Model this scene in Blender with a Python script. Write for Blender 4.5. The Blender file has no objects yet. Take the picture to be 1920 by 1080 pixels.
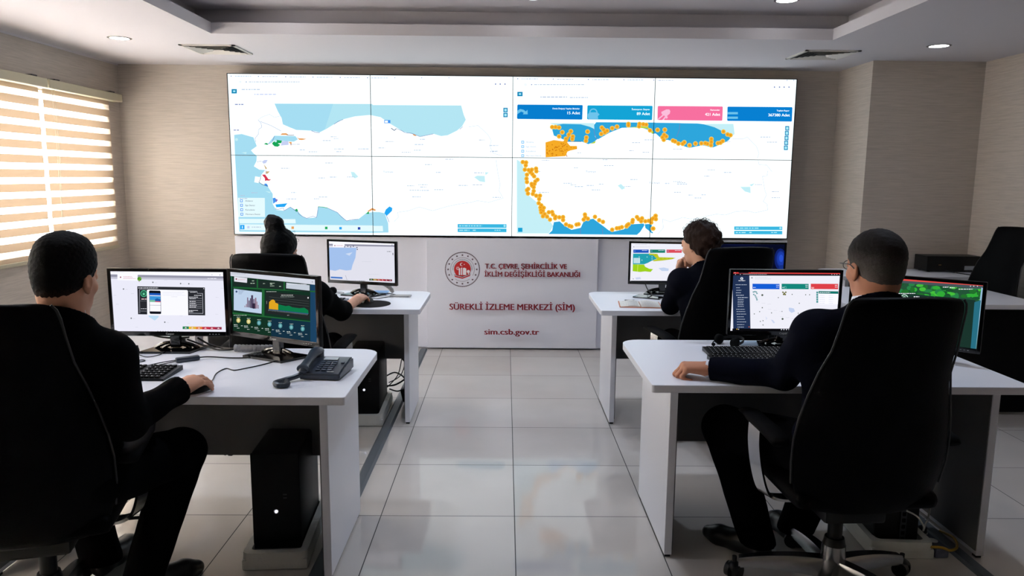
import bpy, bmesh, math, random
import numpy as np
from mathutils import Vector, Matrix
from mathutils.geometry import tessellate_polygon

random.seed(7)
rng = np.random.default_rng(7)
C = bpy.context.scene.collection
SC = bpy.context.scene
R = math.radians

# ------------------------------------------------------------------ camera
FPX, PITCH, YAW, ROLL, HCAM = 1395.446, 0.14868754, 0.0094313, 0.00888514, 1.51273
cy_, sy_, cp_, sp_, cr_, sr_ = math.cos(YAW), math.sin(YAW), math.cos(PITCH), math.sin(PITCH), math.cos(ROLL), math.sin(ROLL)
RIGHT0 = Vector((cy_, -sy_, 0)); FWD_H = Vector((sy_, cy_, 0)); UPZ = Vector((0, 0, 1))
FWD = FWD_H * cp_ - UPZ * sp_
UP0 = UPZ * cp_ + FWD_H * sp_
CR = RIGHT0 * cr_ + UP0 * sr_
CU = UP0 * cr_ - RIGHT0 * sr_
cam_d = bpy.data.cameras.new('camera'); cam = bpy.data.objects.new('camera', cam_d); C.objects.link(cam)
cam_d.sensor_width = 36; cam_d.lens = FPX / 1920 * 36; cam_d.clip_start = 0.05
m3 = Matrix((CR, CU, -FWD)).transposed()
cam.matrix_world = Matrix.Translation((0, 0, HCAM)) @ m3.to_4x4()
SC.camera = cam
CAMP = Vector((0, 0, HCAM))

# ------------------------------------------------------------------ colour management, world
SC.view_settings.view_transform = 'Standard'
SC.view_settings.look = 'None'
SC.view_settings.exposure = 0.0
SC.view_settings.gamma = 1.0
SC.view_settings.use_curve_mapping = False
W = bpy.data.worlds.new('daylight'); SC.world = W; W.use_nodes = True
W.node_tree.nodes['Background'].inputs[0].default_value = (1.0, 0.97, 0.93, 1)
W.node_tree.nodes['Background'].inputs[1].default_value = 20.0

# lamp power (W) of the recessed ceiling lights
P_SOFFIT, P_TRAY = .7, 12.5

# ------------------------------------------------------------------ materials
def lin(c):
    c = c / 255.0
    return c / 12.92 if c <= 0.04045 else ((c + 0.055) / 1.055) ** 2.4
def rgb(r, g, b): return (lin(r), lin(g), lin(b), 1)
MATS = {}
def mat(name, col, rough=0.5, metal=0.0, spec=0.5, bump=None, coat=0.0):
    if name in MATS: return MATS[name]
    m = bpy.data.materials.new(name); m.use_nodes = True; MATS[name] = m
    nt = m.node_tree; b = nt.nodes['Principled BSDF']
    b.inputs['Base Color'].default_value = rgb(*col)
    b.inputs['Roughness'].default_value = rough
    b.inputs['Metallic'].default_value = metal
    b.inputs['Specular IOR Level'].default_value = spec
    b.inputs['Coat Weight'].default_value = coat
    if bump:
        scale, strength, dist = bump
        n = nt.nodes.new('ShaderNodeTexNoise'); n.inputs['Scale'].default_value = scale; n.inputs['Detail'].default_value = 6
        tc = nt.nodes.new('ShaderNodeTexCoord'); nt.links.new(tc.outputs['Object'], n.inputs['Vector'])
        bp = nt.nodes.new('ShaderNodeBump'); bp.inputs['Strength'].default_value = strength; bp.inputs['Distance'].default_value = dist
        nt.links.new(n.outputs['Fac'], bp.inputs['Height']); nt.links.new(bp.outputs['Normal'], b.inputs['Normal'])
    return m
def emit(r, g, b, k=1.0):
    key = f'glow_{r}_{g}_{b}_{k:.2f}'
    if key in MATS: return MATS[key]
    m = bpy.data.materials.new(key); m.use_nodes = True; MATS[key] = m
    nt = m.node_tree; nt.nodes.clear()
    e = nt.nodes.new('ShaderNodeEmission'); o = nt.nodes.new('ShaderNodeOutputMaterial')
    e.inputs[0].default_value = rgb(r, g, b); e.inputs[1].default_value = k
    nt.links.new(e.outputs[0], o.inputs[0])
    return m

def mk_wallpaper():
    m = mat('wallpaper', (188, 180, 172), 0.75, spec=0.2); nt = m.node_tree; b = nt.nodes['Principled BSDF']
    g = nt.nodes.new('ShaderNodeNewGeometry'); mp = nt.nodes.new('ShaderNodeMapping')
    mp.inputs['Scale'].default_value = (5, 5, 130)
    n = nt.nodes.new('ShaderNodeTexNoise'); n.inputs['Scale'].default_value = 1.0; n.inputs['Detail'].default_value = 5; n.inputs['Roughness'].default_value = .65
    nt.links.new(g.outputs['Position'], mp.inputs['Vector']); nt.links.new(mp.outputs[0], n.inputs['Vector'])
    r = nt.nodes.new('ShaderNodeValToRGB')
    r.color_ramp.elements[0].position = .28; r.color_ramp.elements[0].color = rgb(170, 162, 154)
    r.color_ramp.elements[1].position = .70; r.color_ramp.elements[1].color = rgb(192, 184, 175)
    nt.links.new(n.outputs['Fac'], r.inputs[0]); nt.links.new(r.outputs[0], b.inputs['Base Color'])
    bp = nt.nodes.new('ShaderNodeBump'); bp.inputs['Strength'].default_value = .25; bp.inputs['Distance'].default_value = .003
    nt.links.new(n.outputs['Fac'], bp.inputs['Height']); nt.links.new(bp.outputs['Normal'], b.inputs['Normal'])
    return m
def mk_floor():
    m = mat('floor_tiles', (196, 186, 176), 0.1, spec=0.32); nt = m.node_tree; b = nt.nodes['Principled BSDF']
    g = nt.nodes.new('ShaderNodeNewGeometry'); s = nt.nodes.new('ShaderNodeSeparateXYZ'); nt.links.new(g.outputs['Position'], s.inputs[0])
    def mth(op, a, bb=None):
        x = nt.nodes.new('ShaderNodeMath'); x.operation = op
        for i, v in enumerate((a, bb)):
            if v is None: continue
            if isinstance(v, (int, float)): x.inputs[i].default_value = v
            else: nt.links.new(v, x.inputs[i])
        return x.outputs[0]
    def line(o, off):
        t = mth('DIVIDE', mth('SUBTRACT', o, off), .6)
        f = mth('FRACT', t)
        d = mth('MINIMUM', f, mth('SUBTRACT', 1.0, f))
        return mth('LESS_THAN', d, .0034), mth('FLOOR', t)
    lx, ix = line(s.outputs[0], 0.05); ly, iy = line(s.outputs[1], 3.1617)
    ln = mth('MAXIMUM', lx, ly)
    cmb = nt.nodes.new('ShaderNodeCombineXYZ'); nt.links.new(ix, cmb.inputs[0]); nt.links.new(iy, cmb.inputs[1])
    wn = nt.nodes.new('ShaderNodeTexWhiteNoise'); wn.noise_dimensions = '2D'; nt.links.new(cmb.outputs[0], wn.inputs['Vector'])
    n = nt.nodes.new('ShaderNodeTexNoise'); n.inputs['Scale'].default_value = 2.2; n.inputs['Detail'].default_value = 5
    nt.links.new(g.outputs['Position'], n.inputs['Vector'])
    v = mth('ADD', mth('MULTIPLY', wn.outputs['Value'], .35), mth('MULTIPLY', n.outputs['Fac'], .65))
    r = nt.nodes.new('ShaderNodeValToRGB')
    r.color_ramp.elements[0].position = .2; r.color_ramp.elements[0].color = rgb(186, 180, 173)
    r.color_ramp.elements[1].position = .8; r.color_ramp.elements[1].color = rgb(204, 199, 193)
    nt.links.new(v, r.inputs[0])
    mx = nt.nodes.new('ShaderNodeMix'); mx.data_type = 'RGBA'
    nt.links.new(ln, mx.inputs[0]); nt.links.new(r.outputs[0], mx.inputs[6]); mx.inputs[7].default_value = rgb(48, 46, 44)
    nt.links.new(mx.outputs[2], b.inputs['Base Color'])
    ro = nt.nodes.new('ShaderNodeMapRange'); nt.links.new(n.outputs['Fac'], ro.inputs[0]); ro.inputs[3].default_value = .04; ro.inputs[4].default_value = .08
    nt.links.new(mth('ADD', ro.outputs[0], mth('MULTIPLY', ln, .5)), b.inputs['Roughness'])
    return m
def mk_blind():
    m = bpy.data.materials.new('zebra_fabric'); m.use_nodes = True; nt = m.node_tree; nt.nodes.clear(); MATS['zebra_fabric'] = m
    g = nt.nodes.new('ShaderNodeNewGeometry'); s = nt.nodes.new('ShaderNodeSeparateXYZ'); nt.links.new(g.outputs['Position'], s.inputs[0])
    a = nt.nodes.new('ShaderNodeMath'); a.operation = 'DIVIDE'; nt.links.new(s.outputs[2], a.inputs[0]); a.inputs[1].default_value = .0985
    f = nt.nodes.new('ShaderNodeMath'); f.operation = 'FRACT'; nt.links.new(a.outputs[0], f.inputs[0])
    l = nt.nodes.new('ShaderNodeMath'); l.operation = 'LESS_THAN'; nt.links.new(f.outputs[0], l.inputs[0]); l.inputs[1].default_value = .57
    def cloth(tc, dc, tw, alpha):
        t = nt.nodes.new('ShaderNodeBsdfTranslucent'); t.inputs[0].default_value = tc
        d = nt.nodes.new('ShaderNodeBsdfDiffuse'); d.inputs[0].default_value = dc
        x = nt.nodes.new('ShaderNodeMixShader'); x.inputs[0].default_value = tw
        nt.links.new(d.outputs[0], x.inputs[1]); nt.links.new(t.outputs[0], x.inputs[2])
        tr = nt.nodes.new('ShaderNodeBsdfTransparent'); y = nt.nodes.new('ShaderNodeMixShader'); y.inputs[0].default_value = alpha
        nt.links.new(tr.outputs[0], y.inputs[1]); nt.links.new(x.outputs[0], y.inputs[2])
        return y
    A = cloth((.100, .069, .043, 1), (.75, .62, .48, 1), .40, 1.0)
    B = cloth((.95, .82, .66, 1), (.9, .85, .78, 1), .7, .5)
    x = nt.nodes.new('ShaderNodeMixShader'); nt.links.new(l.outputs[0], x.inputs[0])
    nt.links.new(B.outputs[0], x.inputs[1]); nt.links.new(A.outputs[0], x.inputs[2])
    o = nt.nodes.new('ShaderNodeOutputMaterial'); nt.links.new(x.outputs[0], o.inputs[0])
    return m
def mk_glass():
    m = bpy.data.materials.new('window_glass'); m.use_nodes = True; nt = m.node_tree; nt.nodes.clear(); MATS['window_glass'] = m
    t = nt.nodes.new('ShaderNodeBsdfTransparent'); g = nt.nodes.new('ShaderNodeBsdfGlossy'); g.inputs['Roughness'].default_value = .02
    lw = nt.nodes.new('ShaderNodeLayerWeight'); fr = nt.nodes.new('ShaderNodeMath'); fr.operation = 'POWER'; nt.links.new(lw.outputs['Facing'], fr.inputs[0]); fr.inputs[1].default_value = 5.0
    x = nt.nodes.new('ShaderNodeMixShader'); nt.links.new(fr.outputs[0], x.inputs[0]); nt.links.new(t.outputs[0], x.inputs[1]); nt.links.new(g.outputs[0], x.inputs[2])
    o = nt.nodes.new('ShaderNodeOutputMaterial'); nt.links.new(x.outputs[0], o.inputs[0])
    return m
def mk_hair(name, dark, low, z0, z1):
    """hair colour that turns to the shorter / greyer colour low down the head (object coordinates)"""
    m = mat(name, dark, .7, spec=.1, bump=(260, .5, .003)); nt = m.node_tree; b = nt.nodes['Principled BSDF']
    tc = nt.nodes.new('ShaderNodeTexCoord'); s = nt.nodes.new('ShaderNodeSeparateXYZ'); nt.links.new(tc.outputs['Object'], s.inputs[0])
    n = nt.nodes.new('ShaderNodeTexNoise'); n.inputs['Scale'].default_value = 240; nt.links.new(tc.outputs['Object'], n.inputs['Vector'])
    ad = nt.nodes.new('ShaderNodeMath'); ad.operation = 'MULTIPLY_ADD'; nt.links.new(n.outputs['Fac'], ad.inputs[0]); ad.inputs[1].default_value = .05; nt.links.new(s.outputs[2], ad.inputs[2])
    mr = nt.nodes.new('ShaderNodeMapRange'); nt.links.new(ad.outputs[0], mr.inputs[0]); mr.inputs[1].default_value = z0 + .025; mr.inputs[2].default_value = z1 + .025
    mx = nt.nodes.new('ShaderNodeMix'); mx.data_type = 'RGBA'; nt.links.new(mr.outputs[0], mx.inputs[0])
    mx.inputs[6].default_value = rgb(*low); mx.inputs[7].default_value = rgb(*dark)
    nt.links.new(mx.outputs[2], b.inputs['Base Color'])
    return m

M_WALL = mk_wallpaper(); M_FLOOR = mk_floor(); M_BLIND = mk_blind(); M_GLASS = mk_glass()
M_CEIL = mat('ceiling_paint', (204, 201, 206), .8, spec=.2)
M_WHITE = mat('white_laminate', (232, 233, 240), .35, spec=.4)
M_PODIUM = mat('white_board', (232, 233, 243), .4, spec=.35)
M_GREY = mat('anthracite_board', (104, 102, 103), .55, spec=.3)
M_BLACKP = mat('black_plastic', (9, 9, 10), .38, spec=.3)
M_GLOSS = mat('glossy_black', (8, 8, 9), .08, spec=.6)
M_MATTE = mat('matte_black', (7, 7, 8), .75, spec=.12)
M_LEATHER = mat('black_leather', (2, 2, 3), .5, spec=.05, bump=(170, .35, .002))
M_PIPING = mat('grey_piping', (44, 44, 46), .5)
M_ALU = mat('brushed_aluminium', (158, 158, 158), .26, metal=1.0)
M_CHROME = mat('chrome', (205, 205, 205), .18, metal=1.0)
M_STEEL = mat('dark_steel', (70, 70, 72), .35, metal=.8)
M_SUIT = mat('black_wool', (5, 5, 6), .95, spec=.05, bump=(420, .25, .001))
M_NAVY = mat('navy_wool', (9, 11, 22), .95, spec=.05, bump=(420, .25, .001))
M_NAVY2 = mat('dark_navy_jacket', (9, 11, 20), .95, spec=.05, bump=(420, .25, .001))
M_TROUSER = mat('black_trousers', (4, 4, 5), .95, spec=.04, bump=(420, .2, .001))
M_SHIRT = mat('white_cotton', (230, 232, 240), .8, spec=.2)
M_SHOE = mat('black_shoe_leather', (9, 9, 9), .35, spec=.4)
M_SKIN = mat('skin', (196, 144, 116), .55, spec=.3, bump=(300, .12, .001))
M_SKIN2 = mat('skin_tanned', (182, 126, 98), .55, spec=.3, bump=(300, .12, .001))
M_SKIN3 = mat('skin_fair', (206, 158, 132), .55, spec=.3, bump=(300, .1, .001))
M_FOAM = mat('styrofoam', (214, 214, 208), .85, spec=.2, bump=(90, .5, .004))
M_DUCT = mat('grey_rubber', (88, 94, 98), .5)
M_CREAM = mat('cream_plastic', (182, 176, 152), .5)
M_VENT = mat('vent_paint', (206, 202, 196), .6)
M_DARK = mat('vent_dark', (46, 44, 42), .9)
M_RED = mat('sign_red', (140, 12, 36), .5)
M_REDB = mat('emblem_red', (196, 32, 34), .5)
M_INK = mat('emblem_ink', (70, 40, 58), .5)
M_WHT = mat('emblem_white', (240, 240, 244), .5)
M_PAPER = mat('paper', (232, 230, 222), .8, spec=.2)
M_ORANGE = mat('orange_cover', (196, 104, 50), .5)
M_BLUEC = mat('blue_paper', (120, 168, 220), .6)
M_LCD = mat('lcd_grey', (196, 204, 206), .3)
M_PHONE = mat('slate_plastic', (46, 54, 66), .32, spec=.5)
M_PHKEY = mat('slate_key', (70, 80, 94), .4)
M_KEY = mat('key_cap', (10, 10, 11), .6, spec=.15)
M_KEYT = mat('key_print', (190, 190, 190), .6)
M_CHAIN = mat('grey_cable_sleeve', (150, 150, 152), .45)
M_YEL = mat('yellow_cable_jacket', (190, 150, 40), .5)
M_WCAB = mat('white_cable_jacket', (200, 200, 196), .5)
M_LAMP = emit(250, 252, 255, 16.0)
M_LED = emit(225, 225, 255, 2.2)

# ------------------------------------------------------------------ mesh helpers
def NB(): return bmesh.new()
def obj(name, bm, mats, parent=None, smooth=False, loc=None):
    me = bpy.data.meshes.new(name); bm.normal_update(); bm.to_mesh(me); bm.free()
    for m in (mats if isinstance(mats, (list, tuple)) else [mats]): me.materials.append(m)
    if smooth:
        for p in me.polygons: p.use_smooth = True
        if smooth != 'all': me.set_sharp_from_angle(angle=R(38))
    o = bpy.data.objects.new(name, me); C.objects.link(o)
    if parent: o.parent = parent
    if loc is not None: o.location = loc
    return o
def tag(o, label=None, cat=None, group=None, kind=None):
    if label: o['label'] = label
    if cat: o['category'] = cat
    if group: o['group'] = group
    if kind: o['kind'] = kind
    return o
def thing(name, label, cat, loc=(0, 0, 0), rz=0, group=None):
    o = bpy.data.objects.new(name, None); C.objects.link(o); o.empty_display_size = .1
    o.location = loc; o.rotation_euler = (0, 0, rz)
    return tag(o, label, cat, group)
def dup(root, loc, rz, label, group=None):
    r = root.copy(); C.objects.link(r); r.location = loc; r.rotation_euler = (0, 0, rz); r['label'] = label
    if group: r['group'] = group
    for ch in list(root.children):
        c = ch.copy(); C.objects.link(c); c.parent = r
        for g in list(ch.children):
            d = g.copy(); C.objects.link(d); d.parent = c
    return r
def box(bm, c, s, bev=0, M=None, mi=0, seg=2):
    t = Matrix.Translation(c) @ Matrix.Diagonal((s[0], s[1], s[2], 1))
    if M is not None: t = M @ t
    r = bmesh.ops.create_cube(bm, size=1, matrix=t)
    vs = r['verts']; fs = {f for v in vs for f in v.link_faces}
    if bev:
        es = {e for v in vs for e in v.link_edges}
        rr = bmesh.ops.bevel(bm, geom=list(es), offset=bev, segments=seg, affect='EDGES', profile=.5)
        fs = {f for f in fs if f.is_valid} | set(rr['faces'])
    for f in fs:
        if f.is_valid: f.material_index = mi
    return fs
def bb(bm, x0, x1, y0, y1, z0, z1, bev=0, mi=0, M=None):
    return box(bm, ((x0 + x1) / 2, (y0 + y1) / 2, (z0 + z1) / 2), (abs(x1 - x0), abs(y1 - y0), abs(z1 - z0)), bev, M, mi)
def prism(bm, poly, z0, z1, mi=0, M=None):
    M = M or Matrix()
    a = [bm.verts.new(M @ Vector((x, y, z0))) for x, y in poly]; b = [bm.verts.new(M @ Vector((x, y, z1))) for x, y in poly]
    n = len(poly); fs = [bm.faces.new(a[::-1]), bm.faces.new(b)]
    for i in range(n): fs.append(bm.faces.new((a[i], a[(i + 1) % n], b[(i + 1) % n], b[i])))
    for f in fs: f.material_index = mi
    return fs
def cyl(bm, p0, p1, r0, r1=None, n=20, mi=0, caps=True):
    r1 = r0 if r1 is None else r1
    return loft_tube(bm, [Vector(p0), Vector(p1)], [r0, r1], n, mi, caps)
def loft_tube(bm, pts, rs, n=10, mi=0, caps=True, flat=1.0, up=None):
    pts = [Vector(p) for p in pts]; rings = []
    u = None
    for i, p in enumerate(pts):
        d = (pts[min(i + 1, len(pts) - 1)] - pts[max(i - 1, 0)])
        if d.length < 1e-9: d = Vector((0, 0, 1))
        d.normalize()
        if up is not None: u = Vector(up) - d * d.dot(Vector(up))
        elif u is None:
            u = d.cross(Vector((0, 0, 1)));
            if u.length < 1e-3: u = d.cross(Vector((1, 0, 0)))
        else: u = u - d * u.dot(d)
        u.normalize(); v = d.cross(u)
        r = rs[i] if isinstance(rs, (list, tuple)) else rs
        rings.append([bm.verts.new(p + u * (r * math.cos(2 * math.pi * k / n)) + v * (r * flat * math.sin(2 * math.pi * k / n))) for k in range(n)])
    fs = []
    for a, b in zip(rings, rings[1:]):
        for k in range(n): fs.append(bm.faces.new((a[k], a[(k + 1) % n], b[(k + 1) % n], b[k])))
    if caps: fs += [bm.faces.new(rings[0][::-1]), bm.faces.new(rings[-1])]
    for f in fs: f.material_index = mi
    return rings
def spline(pts, n=6):
    P = [Vector(p) for p in pts]; out = []
    for i in range(len(P) - 1):
        p0, p1, p2, p3 = P[max(i - 1, 0)], P[i], P[i + 1], P[min(i + 2, len(P) - 1)]
        for k in range(n):
            t = k / n
            out.append(.5 * ((2 * p1) + (p2 - p0) * t + (2 * p0 - 5 * p1 + 4 * p2 - p3) * t * t + (3 * p1 - p0 - 3 * p2 + p3) * t ** 3))
    out.append(P[-1]); return out
def tube(bm, pts, r, n=8, mi=0, k=6): return loft_tube(bm, spline(pts, k), r, n, mi)
def ellip(bm, c, r, M=None, mi=0, seg=18):
    t = Matrix.Translation(c) @ Matrix.Diagonal((r[0], r[1], r[2], 1))
    if M is not None: t = M @ t
    q = bmesh.ops.create_uvsphere(bm, u_segments=seg, v_segments=max(6, seg // 2), radius=1, matrix=t)
    for f in {f for v in q['verts'] for f in v.link_faces}: f.material_index = mi
def ribbon(bm, pts, w, t, wdir, mi=0):
    """flat strap: width w along wdir, thickness t"""
    P = spline(pts, 6); wd = Vector(wdir).normalized(); rings = []
    for i, p in enumerate(P):
        d = (P[min(i + 1, len(P) - 1)] - P[max(i - 1, 0)]).normalized(); nn = d.cross(wd).normalized()
        rings.append([bm.verts.new(p + wd * a * w / 2 + nn * b * t / 2) for a, b in ((-1, -1), (1, -1), (1, 1), (-1, 1))])
    fs = []
    for a, b in zip(rings, rings[1:]):
        for k in range(4): fs.append(bm.faces.new((a[k], a[(k + 1) % 4], b[(k + 1) % 4], b[k])))
    fs += [bm.faces.new(rings[0][::-1]), bm.faces.new(rings[-1])]
    for f in fs: f.material_index = mi
def rrect(x0, x1, y0, y1, r, n=5):
    """rounded rectangle; r = radius or (bl, br, tr, tl)"""
    rr = r if isinstance(r, (list, tuple)) else (r,) * 4; out = []
    for (cx, cy, a0, q) in ((x0 + rr[0], y0 + rr[0], 180, rr[0]), (x1 - rr[1], y0 + rr[1], 270, rr[1]), (x1 - rr[2], y1 - rr[2], 0, rr[2]), (x0 + rr[3], y1 - rr[3], 90, rr[3])):
        if q < 1e-6: out.append((cx, cy)); continue
        for k in range(n + 1):
            a = R(a0 + 90 * k / n); out.append((cx + q * math.cos(a), cy + q * math.sin(a)))
    return out

# ------------------------------------------------------------------ flat pictures (screens, signs)
def ray(u, v):
    return (FWD + CR * ((u - 960) / FPX) - CU * ((v - 540) / FPX))
def pix_y(u, v, Y):
    r = ray(u, v); t = Y / r.y; return CAMP + r * t
def pix_plane(u, v, o, n):
    r = ray(u, v); t = (o - CAMP).dot(n) / r.dot(n); return CAMP + r * t
_text_cache = {}
def text_tris(s, bold=0.0):
    """triangles of a line of lettering, cap height 1, starting at x=0"""
    key = (s, bold)
    if key in _text_cache: return _text_cache[key]
    cu = bpy.data.curves.new('lettering', 'FONT'); cu.body = s; cu.size = 1; cu.offset = bold; cu.resolution_u = 3
    ob = bpy.data.objects.new('lettering', cu); C.objects.link(ob)
    dg = bpy.context.evaluated_depsgraph_get(); ev = ob.evaluated_get(dg); me = ev.to_mesh()
    me.calc_loop_triangles()
    V = [(v.co.x, v.co.y) for v in me.vertices]
    T = [[V[i] for i in t.vertices] for t in me.loop_triangles]
    ev.to_mesh_clear(); bpy.data.objects.remove(ob); bpy.data.curves.remove(cu)
    if T:
        x0 = min(p[0] for t in T for p in t); x1 = max(p[0] for t in T for p in t)
        T = [[(p[0] - x0, p[1]) for p in t] for t in T]; w = x1 - x0
    else: w = 1
    _text_cache[key] = (T, w); return T, w
def clip_rect(poly, r):
    def cut(P, f, inter):
        out = []
        for i in range(len(P)):
            a, b = P[i - 1], P[i]; fa, fb = f(a), f(b)
            if fa >= 0 and fb >= 0: out.append(b)
            elif fa >= 0: out.append(inter(a, b, fa, fb))
            elif fb >= 0: out.append(inter(a, b, fa, fb)); out.append(b)
        return out
    it = lambda a, b, fa, fb: (a[0] + (b[0] - a[0]) * fa / (fa - fb), a[1] + (b[1] - a[1]) * fa / (fa - fb))
    for f in (lambda p: p[0] - r[0], lambda p: r[1] - p[0], lambda p: p[1] - r[2], lambda p: r[3] - p[1]):
        poly = cut(poly, f, it)
        if len(poly) < 3: return []
    return poly
class Pic:
    """a flat picture: shapes in plane coordinates (x right, y up), painted back to front"""
    def __init__(s): s.sh = []; s.map = lambda u, v: (u, v)
    def P(s, pts, m): s.sh.append(([s.map(*p) for p in pts], m))
    def rect(s, x0, y0, x1, y1, m): s.P([(x0, y0), (x1, y0), (x1, y1), (x0, y1)], m)
    def disc(s, x, y, r, m, n=12, ry=None):
        ry = ry or r; s.P([(x + r * math.cos(2 * math.pi * k / n), y + ry * math.sin(2 * math.pi * k / n)) for k in range(n)], m)
    def ring(s, x, y, r, w, m, n=28):
        for k in range(n):
            a, b = 2 * math.pi * k / n, 2 * math.pi * (k + 1) / n
            s.P([(x + q * math.cos(t), y + q * math.sin(t)) for q, t in ((r - w, a), (r, a), (r, b), (r - w, b))], m)
    def line(s, pts, w, m):
        for (a, b), (c, d) in zip(pts, pts[1:]):
            L = math.hypot(c - a, d - b) or 1; nx, ny = -(d - b) / L * w / 2, (c - a) / L * w / 2
            s.P([(a + nx, b + ny), (c + nx, d + ny), (c - nx, d - ny), (a - nx, b - ny)], m)
    def text(s, t, x0, y, x1, h, m, bold=.0, slope=0.0):
        """lettering fitted between x0 and x1 with baseline y and cap height h (same units as map, y down)"""
        T, w = text_tris(t); k = (x1 - x0) / (w + 2 * bold)
        for d in ((0, bold, 2 * bold) if bold else (0,)):
            for tri in T: s.P([(x0 + (p[0] + d) * k, y - p[1] * h / .72 + slope * p[0] * k) for p in tri], m)
    def greek(s, x0, y, x1, h, m, seed=0):
        """unreadable fine print: a broken bar"""
        q = random.Random(int(x0 * 31 + y * 17) + seed); x = x0
        while x < x1:
            w = min(q.uniform(1.2, 4.0) * h, x1 - x); s.rect(x, y - h / 2, x + w, y + h / 2, m); x += w + h * .8
    def build(s, name, rect, to3, parent, lift=.00025, base=0.0):
        """to3(x, y, layer) -> point; clipped to rect"""
        bm = NB(); ms = []; idx = {}
        for L, (pts, m) in enumerate(s.sh):
            q = clip_rect(pts, rect)
            if len(q) < 3: continue
            cl = [q[0]]
            for p in q[1:]:
                if abs(p[0] - cl[-1][0]) + abs(p[1] - cl[-1][1]) > 1e-6: cl.append(p)
            if len(cl) < 3: continue
            if m.name not in idx: idx[m.name] = len(ms); ms.append(m)
            lev = base + lift * (1 + L * .02)
            vs = [bm.verts.new(to3(p[0], p[1], lev)) for p in cl]
            for t in ([(0, 1, 2)] if len(cl) == 3 else tessellate_polygon([[Vector((p[0], p[1], 0)) for p in cl]])):
                try:
                    f = bm.faces.new([vs[i] for i in t]); f.material_index = idx[m.name]
                except ValueError: pass
        return obj(name, bm, ms, parent)

# ------------------------------------------------------------------ soft shapes (bodies, cloth): smooth-blended solids
def rc(a, b, ra, rb): return ('rc', np.array(a, float), np.array(b, float), ra, rb)
def el(c, r): return ('el', np.array(c, float), np.array(r, float))
def un(k, *ch): return ('un', k, list(ch))
def sub(k, a, b): return ('sub', k, a, b)
def xf(o, M, s, ch): return ('xf', np.array(o, float), np.array(M, float), s, ch)   # columns of M = local axes in world
def cut(fn, ch): return ('cut', fn, ch)
def ev(nd, X):
    t = nd[0]
    if t == 'rc':
        a, b, ra, rb = nd[1:]; ba = b - a; L = max(ba @ ba, 1e-12)
        pa = X - a; h = np.clip(pa @ ba / L, 0, 1)
        return np.linalg.norm(pa - h[..., None] * ba, axis=-1) - (ra + (rb - ra) * h)
    if t == 'el':
        q = (X - nd[1]) / nd[2]; k0 = np.linalg.norm(q, axis=-1); k1 = np.linalg.norm(q / nd[2], axis=-1)
        return k0 * (k0 - 1) / np.maximum(k1, 1e-9)
    if t == 'un':
        k = nd[1]; d = ev(nd[2][0], X)
        for c in nd[2][1:]:
            e = ev(c, X)
            if k > 0:
                h = np.maximum(k - np.abs(d - e), 0) / k; d = np.minimum(d, e) - h * h * k * .25
            else: d = np.minimum(d, e)
        return d
    if t == 'sub':
        k = nd[1]; d = ev(nd[2], X); e = -ev(nd[3], X)
        h = np.maximum(k - np.abs(d - e), 0) / k; return np.maximum(d, e) + h * h * k * .25
    if t == 'xf':
        return ev(nd[4], (X - nd[1]) @ nd[2] / nd[3]) * nd[3]
    if t == 'cut':
        return nd[1](ev(nd[2], X), X)
def bnd(nd):
    t = nd[0]
    if t == 'rc': r = max(nd[3], nd[4]); return np.minimum(nd[1], nd[2]) - r, np.maximum(nd[1], nd[2]) + r
    if t == 'el': return nd[1] - nd[2], nd[1] + nd[2]
    if t == 'un':
        B = [bnd(c) for c in nd[2]]; return np.min([b[0] for b in B], 0), np.max([b[1] for b in B], 0)
    if t == 'sub': return bnd(nd[2])
    if t == 'cut': return bnd(nd[2])
    if t == 'xf':
        lo, hi = bnd(nd[4]); P = np.array([[(lo, hi)[i][0], (lo, hi)[j][1], (lo, hi)[k][2]] for i in (0, 1) for j in (0, 1) for k in (0, 1)])
        P = P * nd[3] @ nd[2].T + nd[1]; return P.min(0), P.max(0)
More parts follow.
